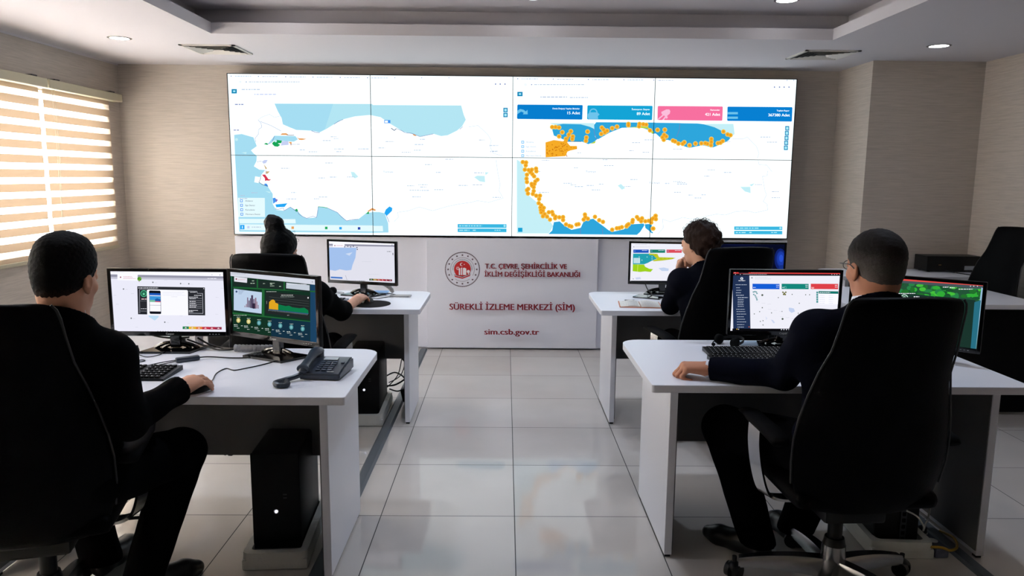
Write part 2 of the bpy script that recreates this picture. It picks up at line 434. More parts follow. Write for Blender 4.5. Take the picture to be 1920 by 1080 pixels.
def nets(nd, h, pad=.025, noise=None):
    lo, hi = bnd(nd); lo = lo - pad; hi = hi + pad
    n = np.ceil((hi - lo) / h).astype(int) + 1
    ax = [lo[i] + h * np.arange(n[i]) for i in range(3)]
    D = np.empty(n, np.float32)
    for i in range(n[0]):
        X = np.stack(np.meshgrid(ax[0][i:i + 1], ax[1], ax[2], indexing='ij'), -1)
        d = ev(nd, X)
        if noise is not None: d = d + noise(X)
        D[i] = d[0]
    S = D < 0
    corners = [(i, j, k) for i in (0, 1) for j in (0, 1) for k in (0, 1)]
    sl = lambda A, c: A[c[0]:A.shape[0] - 1 + c[0], c[1]:A.shape[1] - 1 + c[1], c[2]:A.shape[2] - 1 + c[2]]
    cnt = sum(sl(S, c).astype(np.int8) for c in corners)
    act = (cnt > 0) & (cnt < 8); idx = np.argwhere(act); ids = -np.ones(act.shape, np.int64); ids[act] = np.arange(len(idx))
    pos = np.zeros((len(idx), 3)); wt = np.zeros(len(idx))
    for a in corners:
        for axn in range(3):
            if a[axn]: continue
            b = list(a); b[axn] = 1
            da = D[tuple((idx + a).T)]; db = D[tuple((idx + b).T)]
            m = (da < 0) != (db < 0); t = np.where(m, da / np.where(da == db, 1, da - db), 0)
            p = np.tile(np.array(a, float), (len(idx), 1)); p[:, axn] = t
            pos += p * m[:, None]; wt += m
    V = (idx + pos / wt[:, None]) * h + lo
    F = []
    for axn in range(3):
        o1, o2 = [(1, 2), (2, 0), (0, 1)][axn]
        a = [slice(None)] * 3; b = [slice(None)] * 3; a[axn] = slice(0, -1); b[axn] = slice(1, None)
        A, B = S[tuple(a)], S[tuple(b)]
        e = np.argwhere(A != B); e = e[(e[:, o1] > 0) & (e[:, o2] > 0)]
        flip = A[tuple(e.T)]
        q = []
        for d1, d2 in ((0, 0), (1, 0), (1, 1), (0, 1)):
            c = e.copy(); c[:, o1] -= d1; c[:, o2] -= d2; q.append(ids[tuple(c.T)])
        q = np.stack(q, 1); q[~flip] = q[~flip][:, ::-1]; F.append(q)
    return V, np.concatenate(F)
def nobj(name, parts, mats, parent=None, loc=(0, 0, 0)):
    """parts: list of (V, F) in world space -> one mesh object whose origin is loc"""
    VV = []; FF = []; o = 0
    for V, F in parts: VV.append(V - np.array(loc)); FF.append(F + o); o += len(V)
    V = np.concatenate(VV); F = np.concatenate(FF)
    me = bpy.data.meshes.new(name); me.from_pydata(V.tolist(), [], F.tolist()); me.validate()
    for m in (mats if isinstance(mats, (list, tuple)) else [mats]): me.materials.append(m)
    me.polygons.foreach_set('use_smooth', [True] * len(me.polygons))
    ob = bpy.data.objects.new(name, me); C.objects.link(ob)
    if parent:
        ob.parent = parent; ob.location = Vector(loc) - parent.location
    else: ob.location = loc
    return ob

# ================================================================== THE SETTING
XL, XR, YB, YF, ZC, ZT = -3.32, 3.74, 6.57, -2.6, 2.43, 2.62
TX0, TX1, TY0, TY1 = -1.955, 2.17, -.6, 5.13
def struct(name, bm, m, smooth=False):
    return tag(obj(name, bm, m, smooth=smooth), kind='structure')
bm = NB(); bb(bm, XL - .2, XR + .2, YF - .2, YB + .2, -.1, 0); struct('floor', bm, M_FLOOR)
bm = NB(); bb(bm, XL - .2, XR + .2, YB, YB + .15, 0, 2.9); struct('wall_back', bm, M_WALL)
bm = NB(); bb(bm, XL - .2, XR + .2, YF - .15, YF, 0, 2.9); struct('wall_front', bm, M_WALL)
bm = NB(); bb(bm, XR, XR + .15, YF, YB, 0, 2.9); struct('wall_right', bm, M_WALL)
bm = NB(); bb(bm, 2.855, XR, 5.97, YB, 0, ZC); struct('wall_pier', bm, M_WALL)
WY0, WY1, WZ0, WZ1 = .9, 6.30, .93, 2.09
bm = NB()
bb(bm, XL - .18, XL, YF, YB, 0, WZ0); bb(bm, XL - .18, XL, YF, YB, WZ1, 2.9)
bb(bm, XL - .18, XL, YF, WY0, WZ0, WZ1); bb(bm, XL - .18, XL, WY1, YB, WZ0, WZ1)
struct('wall_left', bm, M_WALL)
bm = NB()
bb(bm, XL, TX0, YF, YB, ZC, 2.503); bb(bm, TX1, XR, YF, YB, ZC, 2.503)
bb(bm, TX0, TX1, TY1, YB, ZC, 2.503); bb(bm, TX0, TX1, YF, TY0, ZC, 2.503)
e = .17
bb(bm, XL, TX0 - e, YF, YB, 2.503, ZT); bb(bm, TX1 + e, XR, YF, YB, 2.503, ZT)
bb(bm, TX0 - e, TX1 + e, TY1 + e, YB, 2.503, ZT); bb(bm, TX0 - e, TX1 + e, YF, TY0 - e, 2.503, ZT)
bb(bm, XL, XR, YF, YB, ZT, 2.75)
struct('ceiling', bm, M_CEIL)
# window: frame, mullions and panes set in the left wall
bm = NB(); fx0, fx1 = XL - .13, XL - .07
bb(bm, fx0, fx1, WY0, WY1, WZ0, WZ0 + .06); bb(bm, fx0, fx1, WY0, WY1, WZ1 - .06, WZ1)
for y in (WY0 + .03, 2.7, 4.5, WY1 - .03): bb(bm, fx0, fx1, y - .03, y + .03, WZ0, WZ1)
w = struct('window_1', bm, M_WHITE)
bm = NB(); bb(bm, XL - .105, XL - .100, WY0, WY1, WZ0, WZ1); g = obj('window_glass', bm, M_GLASS, w)
bm = NB(); bb(bm, XL - .15, XL + .012, WY0 - .02, WY1 + .02, WZ0 - .03, WZ0); struct('trim_1', bm, M_CEIL)
# thin paint bead where the left wall meets the ceiling
bm = NB(); bb(bm, XL, XL + .012, YF, YB, ZC - .012, ZC); struct('trim_2', bm, M_CEIL)

# zebra roller blinds
def blind(y0, y1, label):
    t = thing('roller_blind', label, 'window blind', (XL + .05, (y0 + y1) / 2, 2.13), 0, 'zebra roller blinds on the left wall')
    L = (y1 - y0) / 2
    bm = NB(); bb(bm, -.045, .045, -L, L, -.03, .035, .006); obj('valance', bm, M_CREAM, t)
    for q in (-L + .12, L - .12):
        bm = NB(); bb(bm, -.03, .03, q - .03, q + .03, .035, .047, .002); obj('mounting_bracket', bm, M_STEEL, t)
    bm = NB(); nz = 24; top, bot = -.03, .905 - 2.13
    v = [[bm.verts.new((-.022 + .002 * math.sin(k * 1.3), y, top + (bot - top) * k / nz)) for y in (-L + .012, L - .012 - .09 * (y1 > 6))] for k in range(nz + 1)]
    for a, b in zip(v, v[1:]): bm.faces.new((a[0], a[1], b[1], b[0]))
    obj('fabric', bm, M_BLIND, t, smooth='all')
    yb1 = L - .012 - .09 * (y1 > 6)
    bm = NB(); bb(bm, -.034, -.010, -L + .01, yb1 + .002, bot - .02, bot + .006, .003); obj('bottom_rail', bm, M_CREAM, t)
    bm = NB(); tube(bm, [(0.02, -L + .06, -.03), (.022, -L + .063, -.5), (.02, -L + .06, -1.0)], .0016, 6); obj('pull_cord', bm, M_CREAM, t)
    bm = NB(); tube(bm, [(0.03, -L + .075, -.03), (.032, -L + .073, -.5), (.02, -L + .06, -1.0)], .0016, 6); obj('pull_cord', bm, M_CREAM, t)
    return t
blind(5.437, 6.445, 'beige zebra roller blind nearest the video wall, right of the bright gap')
blind(4.10, 5.415, 'beige zebra roller blind left of the bright gap between the two blinds')
blind(2.75, 4.08, 'beige zebra roller blind third from the video wall')
blind(.80, 2.73, 'unseen beige roller blind added to block light, farthest from the video wall')  # out-of-view blind, added to keep window light off the near floor

# ceiling lamps
def downlight(x, y, z, label, watts, group, r=.062):
    t = thing('recessed_downlight', label, 'ceiling light', (x, y, z), 0, group)
    bm = NB()
    n = 28
    for r0, r1, z0, z1 in ((r, r + .016, -.004, -.001), (r - .001, r, .0, -.004)):
        A = [bm.verts.new((r0 * math.cos(2 * math.pi * k / n), r0 * math.sin(2 * math.pi * k / n), z0)) for k in range(n)]
        B = [bm.verts.new((r1 * math.cos(2 * math.pi * k / n), r1 * math.sin(2 * math.pi * k / n), z1)) for k in range(n)]
        for k in range(n): bm.faces.new((A[k], B[k], B[(k + 1) % n], A[(k + 1) % n]))
    obj('trim_ring', bm, M_CHROME, t, smooth=True)
    bm = NB(); bmesh.ops.create_circle(bm, cap_ends=True, segments=n, radius=r, matrix=Matrix.Translation((0, 0, -.0025)) @ Matrix.Rotation(math.pi, 4, 'X')); obj('diffuser', bm, M_LAMP, t)
    ld = bpy.data.lights.new('lamp', 'SPOT'); ld.energy = watts * 3.2; ld.spot_size = R(104); ld.spot_blend = .6; ld.shadow_soft_size = r
    ld.color = (.70, .81, 1.0)
    lo = bpy.data.objects.new('lamp', ld); C.objects.link(lo); lo.parent = t; lo.location = (0, 0, -.02)
    return t
gs = 'downlights in the lowered ceiling border'; gt = 'downlights in the raised tray ceiling'
downlight(-2.66, 5.33, ZC, 'round recessed downlight glowing above the window blinds at left', P_SOFFIT, gs)
downlight(2.98, 5.30, ZC, 'round recessed downlight glowing near the right wall pier', P_SOFFIT, gs)
for y in (3.4,):  # out-of-view border lamps, added for the light they give
    downlight(-2.66, y, ZC, 'unseen downlight added for light in the lowered border along the window wall', P_SOFFIT, gs)
    downlight(2.98, y, ZC, 'unseen downlight added for light in the lowered border along the right wall', P_SOFFIT, gs)
for x in (-1.42, .16, 1.75):
    for y in (4.86, 3.0):
        if (x, y) == (.16, 4.86): l = 'round downlight in the raised tray ceiling above the aisle'
        elif (x, y) == (1.75, 4.86): l = 'round downlight in the raised tray ceiling above the right hand desks'
        else: l = 'unseen round downlight added for light in the raised tray ceiling'  # remaining tray lamps are unseen, added to light the room
        downlight(x, y, ZT, l, P_TRAY, gt)

# ceiling air vents
def vent(x, y, label):
    t = thing('air_vent', label, 'air vent', (x, y, ZC), 0, 'four way ceiling air diffusers')
    h = .2
    bm = NB()
    for s in (-1, 1):
        bb(bm, s * h, s * (h - .022), -h, h, -.008, 0); bb(bm, -h, h, s * h, s * (h - .022), -.008, 0)
    obj('frame', bm, M_VENT, t)
    bm = NB(); bb(bm, -h + .02, h - .02, -h + .02, h - .02, -.0015, 0); obj('backing', bm, M_DARK, t)
    bm = NB()
    for q in range(4):
        Mq = Matrix.Rotation(q * math.pi / 2, 4, 'Z')
        for k in range(5):
            d = .035 + k * .031; L = d * .96
            v = [bm.verts.new(Mq @ Vector(p)) for p in ((-L, d, -.002), (L, d, -.002), (L + .02, d + .021, -.012), (-L - .02, d + .021, -.012))]
            bm.faces.new(v)
    obj('louvre', bm, M_VENT, t)
vent(-2.155, 5.75, 'square ceiling air diffuser above the left end of the video wall')
vent(2.345, 5.71, 'square ceiling air diffuser above the right end of the video wall')

# ================================================================== VIDEO WALL AND PODIUM
VX0, VDX, VZ0, VDZ, VY = -2.332, 1.1928, .998, .673, 6.415
pic = Pic()
def mapv(u, v):
    p = pix_y(u, v, VY); return (p.x, p.z)
def crop(x0, y0, k): return lambda u, v: mapv(x0 + u / k, y0 + v / k)
K = 1779 / 280
A_, B_, C_, D_ = crop(420, 130, K), crop(690, 130, K), crop(955, 130, K), crop(1220, 130, K)
E_, F_, G_, H_ = crop(420, 285, K), crop(690, 285, K), crop(955, 285, K), crop(1220, 285, K)
c_white = emit(240, 252, 255, 1.3); c_sea = emit(166, 222, 243, 1.0); c_sea2 = emit(180, 230, 244, 1.0); c_pale = emit(198, 240, 248, 1.0)
c_blue = emit(46, 166, 220, 1.0); c_line = emit(120, 130, 190, .9); c_faint = emit(186, 200, 224, 1.0); c_green = emit(24, 166, 88); c_or = emit(232, 160, 90)
c_red = emit(214, 58, 80); c_bl = emit(70, 150, 240); c_sky = emit(40, 168, 245); c_pur = emit(140, 110, 190); c_lil = emit(200, 210, 244); c_tan = emit(206, 176, 128)
c_dk = emit(60, 70, 110); c_box = emit(230, 252, 255, 1.0); c_c1 = emit(8, 126, 206); c_c2 = emit(20, 164, 214); c_pk = emit(248, 112, 160); c_c4 = emit(8, 128, 210)
c_amb = emit(246, 172, 40); c_dot = emit(206, 122, 16); c_halo = emit(240, 214, 110); c_yel = emit(190, 214, 60); c_cy = emit(60, 184, 226); c_ic = emit(16, 136, 186); c_icl = emit(170, 236, 250)
def poly(mp, pts, m): pic.map = mp; pic.P(pts, m)
def pline(mp, pts, w, m): pic.map = mp; pic.line(pts, w, m)
ident = lambda u, v: (u, v)
pic.map = ident; pic.rect(VX0 - .1, VZ0 - .1, VX0 + 4 * VDX + .1, VZ0 + 2 * VDZ + .1, c_white)
# left map ---------------------------------------------------------
def at(mp, pts): return [mp(*p) for p in pts]
pic.map = ident
pic.P(at(A_, [(600, 408), (1760, 412)]) + at(B_, [(60, 425), (1110, 430), (1140, 540), (1165, 600), (1120, 680), (1060, 730), (950, 785), (870, 795), (780, 768), (700, 785), (620, 802), (540, 775), (430, 745), (350, 700), (250, 640), (150, 570), (30, 545)]) + at(A_, [(1720, 545), (1560, 560), (1420, 595), (1300, 660), (1220, 710), (1140, 750), (1040, 730), (860, 722), (780, 690), (700, 655), (685, 580), (640, 500)]), c_sea2)
pic.P(at(A_, [(600, 408), (1300, 410), (1200, 715), (1140, 750), (1040, 730), (860, 722), (780, 690), (700, 655), (685, 580), (640, 500)]), c_sea)
pic.P(at(A_, [(120, 780), (210, 770), (350, 810), (380, 890), (390, 915), (320, 965), (350, 1000), (390, 1030)]) + at(E_, [(385, 110), (355, 170), (420, 210), (490, 215), (430, 290), (410, 360), (520, 410), (580, 500), (580, 620), (620, 690), (720, 700), (790, 655), (870, 700), (940, 770), (985, 790), (1100, 780), (1120, 650), (1230, 665), (1350, 720), (1460, 820), (1600, 800), (1690, 730)]) + at(F_, [(60, 715), (130, 715), (200, 730), (240, 850), (245, 960)]) + at(E_, [(1700, 965), (180, 950), (150, 400), (130, 60)]), c_sea)
poly(E_, [(370, 160), (420, 140), (490, 190), (450, 212)], c_white); poly(E_, [(370, 290), (430, 300), (410, 370), (360, 360)], c_white)
poly(E_, [(490, 465), (560, 475), (540, 490)], c_pale); poly(A_, [(210, 990), (270, 985), (260, 1010)], c_pale); pic.map = A_; pic.disc(148, 836, 18, c_pale)
poly(A_, [(600, 790), (850, 795), (880, 835), (830, 862), (690, 852), (600, 848), (520, 890)], c_sea)
poly(A_, [(690, 855), (765, 855), (770, 900), (675, 908)], c_lil)
for q in ([(670, 780), (690, 762), (740, 760), (770, 782)], [(860, 800), (890, 822), (930, 822), (985, 830), (930, 842), (895, 840)], [(765, 865), (805, 865), (805, 905), (790, 905), (788, 885)]): poly(A_, q, c_or)
for q in ([(472, 890), (500, 875), (530, 890), (515, 900)], [(585, 865), (625, 840), (690, 850), (680, 880), (640, 882), (670, 900), (640, 922), (600, 918), (570, 885)]): poly(A_, q, c_green)
pic.map = A_; pic.disc(615, 855, 14, c_pale)
pline(A_, [(520, 892), (570, 870), (600, 795)], 5, c_line); pline(A_, [(745, 782), (800, 785), (835, 782)], 6, c_dk); pline(A_, [(1040, 732), (1090, 750), (1140, 756)], 6, c_line); pline(A_, [(1310, 655), (1360, 620), (1420, 597)], 5, c_line)
pline(B_, [(275, 700), (312, 728), (338, 705), (400, 730), (440, 755), (520, 762), (620, 802), (700, 785), (780, 768)], 5, c_line); pline(B_, [(275, 700), (312, 728), (335, 708)], 8, c_dk); pline(B_, [(1090, 715), (1130, 682)], 5, c_line)
poly(B_, [(530, 770), (560, 778), (585, 798), (545, 790)], c_or); poly(B_, [(192, 604), (266, 604), (266, 642), (192, 642)], c_bl); poly(B_, [(200, 612), (236, 612), (236, 635), (200, 635)], c_white)
pline(A_, [(405, 605), (445, 570), (540, 535), (600, 572), (675, 555)], 4, c_faint); pline(A_, [(405, 605), (440, 640), (450, 690), (412, 715), (410, 770), (370, 820), (378, 865)], 4, c_line); pline(A_, [(430, 620), (560, 670), (680, 735)], 4, c_line)
for mp, q, m in ((E_, [(450, 270), (490, 268), (530, 325), (560, 325), (540, 342), (500, 340), (487, 348), (485, 312)], c_red), (E_, [(470, 140), (512, 195), (495, 207)], c_tan), (E_, [(500, 230), (545, 230), (520, 258), (497, 260)], c_tan), (E_, [(450, 115), (480, 95), (520, 95), (500, 132), (470, 140)], c_lil), (E_, [(483, 375), (510, 378), (527, 412), (478, 395)], c_bl), (E_, [(580, 550), (610, 543), (622, 590), (585, 617)], c_bl), (E_, [(612, 555), (642, 570), (620, 602)], c_pur), (E_, [(610, 625), (755, 610), (720, 655), (622, 658)], c_sky), (E_, [(838, 690), (870, 675), (882, 706), (860, 714)], c_green), (E_, [(1688, 737), (1725, 703), (1728, 737)], c_green), (F_, [(-10, 705), (50, 666), (98, 690), (80, 702), (50, 692), (5, 712)], c_or), (F_, [(195, 727), (212, 685), (255, 648), (290, 668), (285, 702), (220, 764)], c_sky)): poly(mp, q, m)
pline(F_, [(220, 762), (238, 800), (250, 838)], 6, c_line); pline(E_, [(390, 118), (450, 108)], 4, c_line); pline(E_, [(440, 280), (430, 330), (415, 358), (450, 385), (520, 410)], 5, c_dk); pline(E_, [(500, 210), (497, 258)], 4, c_line)
pline(E_, [(615, 665), (620, 685), (660, 680), (705, 665), (715, 700), (790, 655), (835, 690), (880, 712), (892, 742), (940, 770), (985, 790), (1060, 765), (1100, 780), (1115, 720), (1120, 652), (1180, 655), (1230, 666), (1350, 720), (1400, 775), (1460, 820), (1520, 806), (1600, 800)], 5, c_line); pline(E_, [(1120, 652), (1180, 656), (1235, 668)], 6, c_green)
for mp, q in ((E_, [(1510, 235), (1550, 240), (1600, 295), (1560, 315), (1525, 290)]), (F_, [(1265, 300), (1300, 282), (1390, 285), (1395, 360), (1330, 350)]), (F_, [(1395, 240), (1440, 245), (1400, 275)])): poly(mp, q, c_pale)
poly(E_, [(165, 545), (485, 547), (488, 775), (170, 775)], c_box)
pic.map = E_
for i, s in enumerate(('Akdeniz', 'Ege Denizi', 'Karadeniz', 'Marmara Denizi')):
    y = 582 + i * 53; pic.rect(190 + i * 2, y - 16, 222 + i * 2, y + 16, c_bl); pic.rect(198 + i * 2, y - 8, 215 + i * 2, y + 7, c_white)
    pic.text(s, 252 + i * 2, y + 8, (342, 365, 366, 430)[i], 17, c_dk, slope=.01)
poly(E_, [(180, 795), (850, 800), (855, 850), (185, 850)], c_box); poly(E_, [(190, 860), (1775, 875), (1779, 945), (195, 930)], c_box); poly(F_, [(0, 880), (175, 880), (180, 945), (0, 945)], c_box)
pic.map = E_
for x, y, s, m in ((218, 895, 26, c_sky), (290, 896, 13, c_lil), (818, 902, 15, c_or), (1218, 905, 15, c_green), (1388, 908, 15, c_sky), (1609, 910, 15, emit(40, 70, 170))): pic.rect(x - s, y - s, x + s, y + s, m)
pic.rect(215, 882, 222, 910, c_white); pic.greek(330, 895, 440, 9, c_faint)
def bars(mp, x0, y0, x1, h, gap):
    poly(mp, [(x0, y0), (x1, y0 + 2), (x1, y0 + h + 2), (x0, y0 + h)], c_cy); poly(mp, [(x0, y0 + gap), (x1, y0 + gap + 2), (x1, y0 + gap + h + 2), (x0, y0 + gap + h)], c_cy)
    pic.map = mp; pic.greek(x0 + 18, y0 + h / 2, x0 + 290, 13, c_icl); pic.greek(x0 + 18, y0 + gap + h / 2, x0 + 140, 13, c_icl, 3); pic.greek(x0 + 180, y0 + gap + h / 2, x0 + 215, 13, c_icl); pic.greek(x0 + 440, y0 + gap + h / 2, x0 + 510, 11, c_icl); pic.disc(x1 - 22, y0 + h / 2, 14, c_icl)
bars(F_, 1068, 858, 1650, 44, 52); bars(H_, 995, 886, 1568, 42, 52)
# browser bars of both halves
def chrome(mpa, mpb, xs_a, xs_b, ya, yb_, sq):
    pic.map = mpa
    for i, x in enumerate(xs_a): pic.disc(x, ya + i * 4, 7, c_line, 8); pic.greek(x + 45, ya + 2 + i * 4, x + 240, 9, c_faint, i)
    pic.map = mpb
    for i, x in enumerate(xs_b): pic.disc(x, ya + 20, 6, c_line, 8)
    pic.map = mpa; pic.disc(265, ya + 70, 7, c_line, 8); pic.ring(192, ya + 70, 12, 4, c_faint, 12); pic.greek(295, ya + 70, 900, 10, c_faint, 5)
    pic.rect(sq[0], sq[1], sq[0] + 63, sq[1] + 53, c_ic); pic.rect(sq[0] + 18, sq[1] + 16, sq[0] + 45, sq[1] + 36, c_icl)
chrome(A_, B_, (85, 410, 735, 1060, 1385, 1710), (320, 640, 965), 80, 150, (90, 235)); chrome(C_, D_, (100, 523, 942, 1365, 1722), (110, 1625, 1705), 112, 180, (95, 268))
pic.map = A_; pic.greek(210, 240, 440, 11, c_faint); pic.greek(360, 298, 620, 12, c_lil); pic.greek(130, 418, 232, 11, c_line); pic.greek(115, 724, 180, 10, c_line)
pic.map = C_; pic.greek(370, 330, 700, 12, c_faint, 2); pic.greek(720, 336, 940, 10, c_faint)
for mp, y0, xs in ((B_, 176, (1520, 1575, 1632)), (D_, 212, (1475, 1535, 1590, 1648))):
    pic.map = mp
    for x in xs: pic.disc(x, y0, 9, c_line, 7)
pic.map = B_
for y in (458, 517): pic.rect(1612, y, 1664, y + 54, c_ic); pic.rect(1624, y + 12, 1652, y + 42, c_icl)
# small place names on the maps
q = random.Random(5)
for mp, n in ((A_, 9), (B_, 10), (C_, 6), (D_, 7), (E_, 12), (F_, 14), (G_, 14), (H_, 14)):
    pic.map = mp
    for i in range(n):
        x = q.uniform(760, 1650) if mp in (A_, C_) else q.uniform(120, 1500); y = q.uniform(800, 1000) if mp in (A_, B_, C_, D_) else q.uniform(80, 560)
        pic.greek(x, y, x + q.uniform(50, 130), 9, c_faint, i)
pic.map = F_; pic.text('Türkiye', 180, 245, 298, 20, c_line); pic.map = G_; pic.text('Türkiye', 910, 243, 1030, 20, c_line); pic.map = H_; pic.text('Türkiye', -20, 376, 108, 18, c_line)
for mp, p in ((B_, [(1200, 685), (1310, 670), (1390, 740), (1430, 780), (1470, 850), (1450, 910), (1490, 1000), (1600, 1030)]), (F_, [(1525, 90), (1545, 240), (1575, 390), (1560, 460), (1610, 550), (1440, 600), (1300, 580), (1230, 600), (1080, 620), (940, 650), (770, 700), (610, 655), (480, 700), (350, 720), (365, 775), (310, 830)]), (D_, [(970, 830), (1100, 830), (1150, 805), (1210, 870), (1260, 920), (1290, 1000), (1270, 1060)]), (H_, [(1280, 100), (1290, 150), (1380, 155), (1445, 235)]), (H_, [(1395, 225), (1385, 285), (1330, 290), (1360, 460), (1380, 510), (1340, 590), (1385, 620), (1395, 690), (1240, 725), (1150, 700), (1010, 710), (890, 750), (780, 740), (500, 800), (380, 780), (230, 830), (140, 800), (150, 905), (80, 980)])): pline(mp, p, 4, c_faint)
# right map ---------------------------------------------------------
poly(C_, [(470, 640), (1010, 640), (1010, 720), (560, 670)], c_pale); poly(D_, [(640, 650), (985, 650), (1000, 770), (940, 830), (870, 745)], c_pale)
pic.map = ident
pic.P(at(C_, [(505, 700), (575, 660), (640, 650), (850, 655), (960, 685), (1010, 710), (1020, 800), (1045, 835), (1000, 870), (940, 892), (860, 860), (690, 860), (600, 815), (530, 790)]), c_blue)
pic.P(at(C_, [(1010, 660), (1035, 630), (1740, 634)]) + at(D_, [(60, 636), (345, 640), (365, 642), (560, 645), (640, 655), (760, 690), (870, 745), (960, 795), (930, 845), (850, 890), (740, 932), (700, 925), (620, 905), (540, 920), (460, 937), (380, 912), (330, 890), (250, 855), (200, 840), (150, 850), (110, 810), (60, 765), (0, 770)]) + at(C_, [(1700, 765), (1650, 720), (1560, 692), (1340, 697), (1200, 752), (1060, 832), (1040, 830), (1012, 760)]), c_blue)
pic.P(at(C_, [(1430, 690), (1600, 680), (1640, 705), (1700, 765)]) + at(D_, [(20, 770), (40, 745), (0, 720)]) + at(C_, [(1690, 740), (1650, 680)]), c_yel)
poly(C_, [(960, 890), (1030, 850), (1020, 880)], c_yel)
pline(C_, [(1005, 710), (1020, 790), (1045, 835)], 5, c_line); pline(D_, [(348, 645), (340, 720), (310, 805)], 5, c_line); pline(C_, [(690, 860), (860, 862)], 5, c_dk)
poly(G_, [(90, 90), (150, 130), (190, 250), (190, 380), (200, 490), (330, 600), (360, 740), (480, 820), (525, 880), (470, 970), (90, 970)], c_pale)
pic.map = ident
pic.P(at(G_, [(530, 835), (600, 826), (640, 862), (680, 892), (740, 927), (850, 902), (882, 832), (950, 802), (1000, 795), (1060, 840), (1130, 890), (1180, 930), (1230, 950), (1360, 922), (1440, 862), (1600, 852), (1610, 872), (1560, 950), (1520, 987), (465, 977), (510, 935)]), c_blue)
poly(G_, [(1612, 860), (1700, 855), (1690, 960), (1620, 905)], c_blue); poly(H_, [(-10, 930), (30, 960), (20, 970), (-10, 955)], c_blue)
pline(G_, [(848, 905), (848, 978)], 5, c_line); pline(G_, [(1108, 905), (1112, 978)], 5, c_line)
blobs = [(C_, [(510, 688), (550, 688), (592, 694), (630, 750), (592, 800), (733, 738), (708, 778), (675, 828), (755, 800), (750, 830), (932, 742), (918, 812), (912, 852), (1102, 695), (1122, 718), (1165, 732), (1138, 752), (1095, 770), (1225, 702), (1282, 684), (1418, 650), (1418, 668), (1550, 650), (1545, 680), (1595, 655), (1630, 660), (1675, 728)]),
 (D_, [(82, 722), (168, 720), (160, 780), (185, 800), (140, 810), (155, 840), (265, 850), (290, 860), (330, 885), (380, 888), (400, 870), (462, 905), (533, 885), (603, 882), (650, 880), (675, 888), (722, 830), (722, 865), (718, 905), (800, 880), (830, 875), (857, 855), (866, 742), (915, 775), (950, 785)]),
 (G_, [(160, 120), (200, 125), (195, 160), (185, 210), (230, 215), (268, 210), (318, 198), (322, 230), (250, 240), (260, 225), (210, 270), (275, 265), (295, 290), (205, 318), (335, 330), (310, 350), (210, 358), (265, 380), (300, 380), (290, 420), (270, 400), (225, 440), (210, 455), (290, 465), (222, 495), (280, 500), (320, 520), (365, 520), (355, 560), (350, 610), (380, 635), (410, 665), (370, 660), (375, 690), (400, 700), (380, 720), (420, 740), (400, 765), (450, 770), (485, 805), (470, 718), (510, 715), (520, 745), (545, 790), (550, 770), (595, 778), (640, 775), (640, 810), (675, 862), (715, 880), (740, 888), (800, 865), (825, 860), (900, 745), (905, 775), (885, 805), (935, 795), (1020, 772), (1070, 812), (1115, 832), (1225, 925), (1280, 908), (1310, 905), (1340, 895), (1405, 870), (1395, 885), (1420, 860), (1465, 835), (1470, 810), (1520, 775), (1540, 800), (1580, 790), (1570, 825), (1620, 825), (1660, 820), (1700, 800), (1740, 760), (1745, 800), (1690, 840), (1715, 912)]),
 (H_, [(30, 790), (60, 760), (60, 800), (25, 912)])]
for mp, L in blobs:
    pic.map = mp
    for x, y in L: pic.disc(x, y, 29, c_halo, 9)
for mp, L in blobs:
    pic.map = mp
    for x, y in L: pic.disc(x, y, 23, c_amb, 8)
pic.map = ident
pic.P(at(C_, [(430, 870), (530, 842), (640, 858), (690, 800), (735, 730), (745, 745), (700, 840), (690, 872), (725, 912), (805, 912), (808, 950), (725, 968), (692, 982), (672, 1030)]) + at(G_, [(665, 50), (432, 64)]), c_amb)
for mp, L in blobs:
    pic.map = mp
    for x, y in L: pic.disc(x, y, 6, c_dot, 6)
pic.map = C_
for i in range(46):
    x = q.uniform(445, 690); y = q.uniform(875, 1035); pic.disc(x, y, 7, c_dot, 6)
for x, y in ((735, 930), (770, 935), (795, 940)): pic.disc(x, y, 6, c_dot, 6)
for mp, qd in ((G_, [(1290, 400), (1330, 380), (1380, 430), (1340, 450)]), (H_, [(1065, 415), (1185, 415), (1190, 490), (1120, 470)]), (H_, [(1175, 390), (1240, 372), (1200, 410)])): poly(mp, qd, c_pale)
pic.map = C_
for i, s in enumerate(('Akdeniz', 'Ege Denizi', 'Karadeniz', 'Marmara Denizi')):
    y = 867 + i * 54; pic.rect(143, y - 16, 175, y + 16, c_sky); pic.rect(150, y - 9, 168, y + 9, c_white); pic.text(s, 200, y + 8, (290, 315, 312, 382)[i], 17, c_line)
pic.map = G_; pic.rect(103, 902, 156, 952, c_c2)
pic.map = D_
for i in range(5):
    x = 1600 - i * 4; y = 676 + i * 58; pic.rect(x, y, x + 48, y + 54, c_ic); pic.rect(x + 10, y + 11, x + 38, y + 43, c_icl)
# the four cards
def card(mp, x0, y0, x1, y1, m, head, num, hx, nx):
    poly(mp, [(x0 + 8, y0), (x1 - 4, y0 + 6), (x1 + 2, y0 + 16), (x1 - 4, y1 + 2), (x1 - 12, y1 + 8), (x0 + 4, y1), (x0 - 4, y1 - 10), (x0, y0 + 8)], m)
    pic.map = mp; pic.text(head, hx, y0 + 56, x1 - 34, 18, c_white, .01, .006); pic.text(num, nx, y0 + 116, x1 - 30, 34, c_white, .012, .006)
card(C_, 95, 420, 872, 592, c_c1, 'Deniz Deşarjı Yapılan Birimler', '15 Adet', 515, 690)
card(C_, 928, 430, 1702, 598, c_c2, 'İstasyon Sayısı', '89 Adet', 1455, 1515)
card(D_, 80, 438, 852, 606, c_pk, 'Numuneler', '421 Adet', 705, 642)
card(D_, 908, 446, 1678, 616, c_c4, 'Toplam Rapor', '367380 Adet', 1492, 1392)
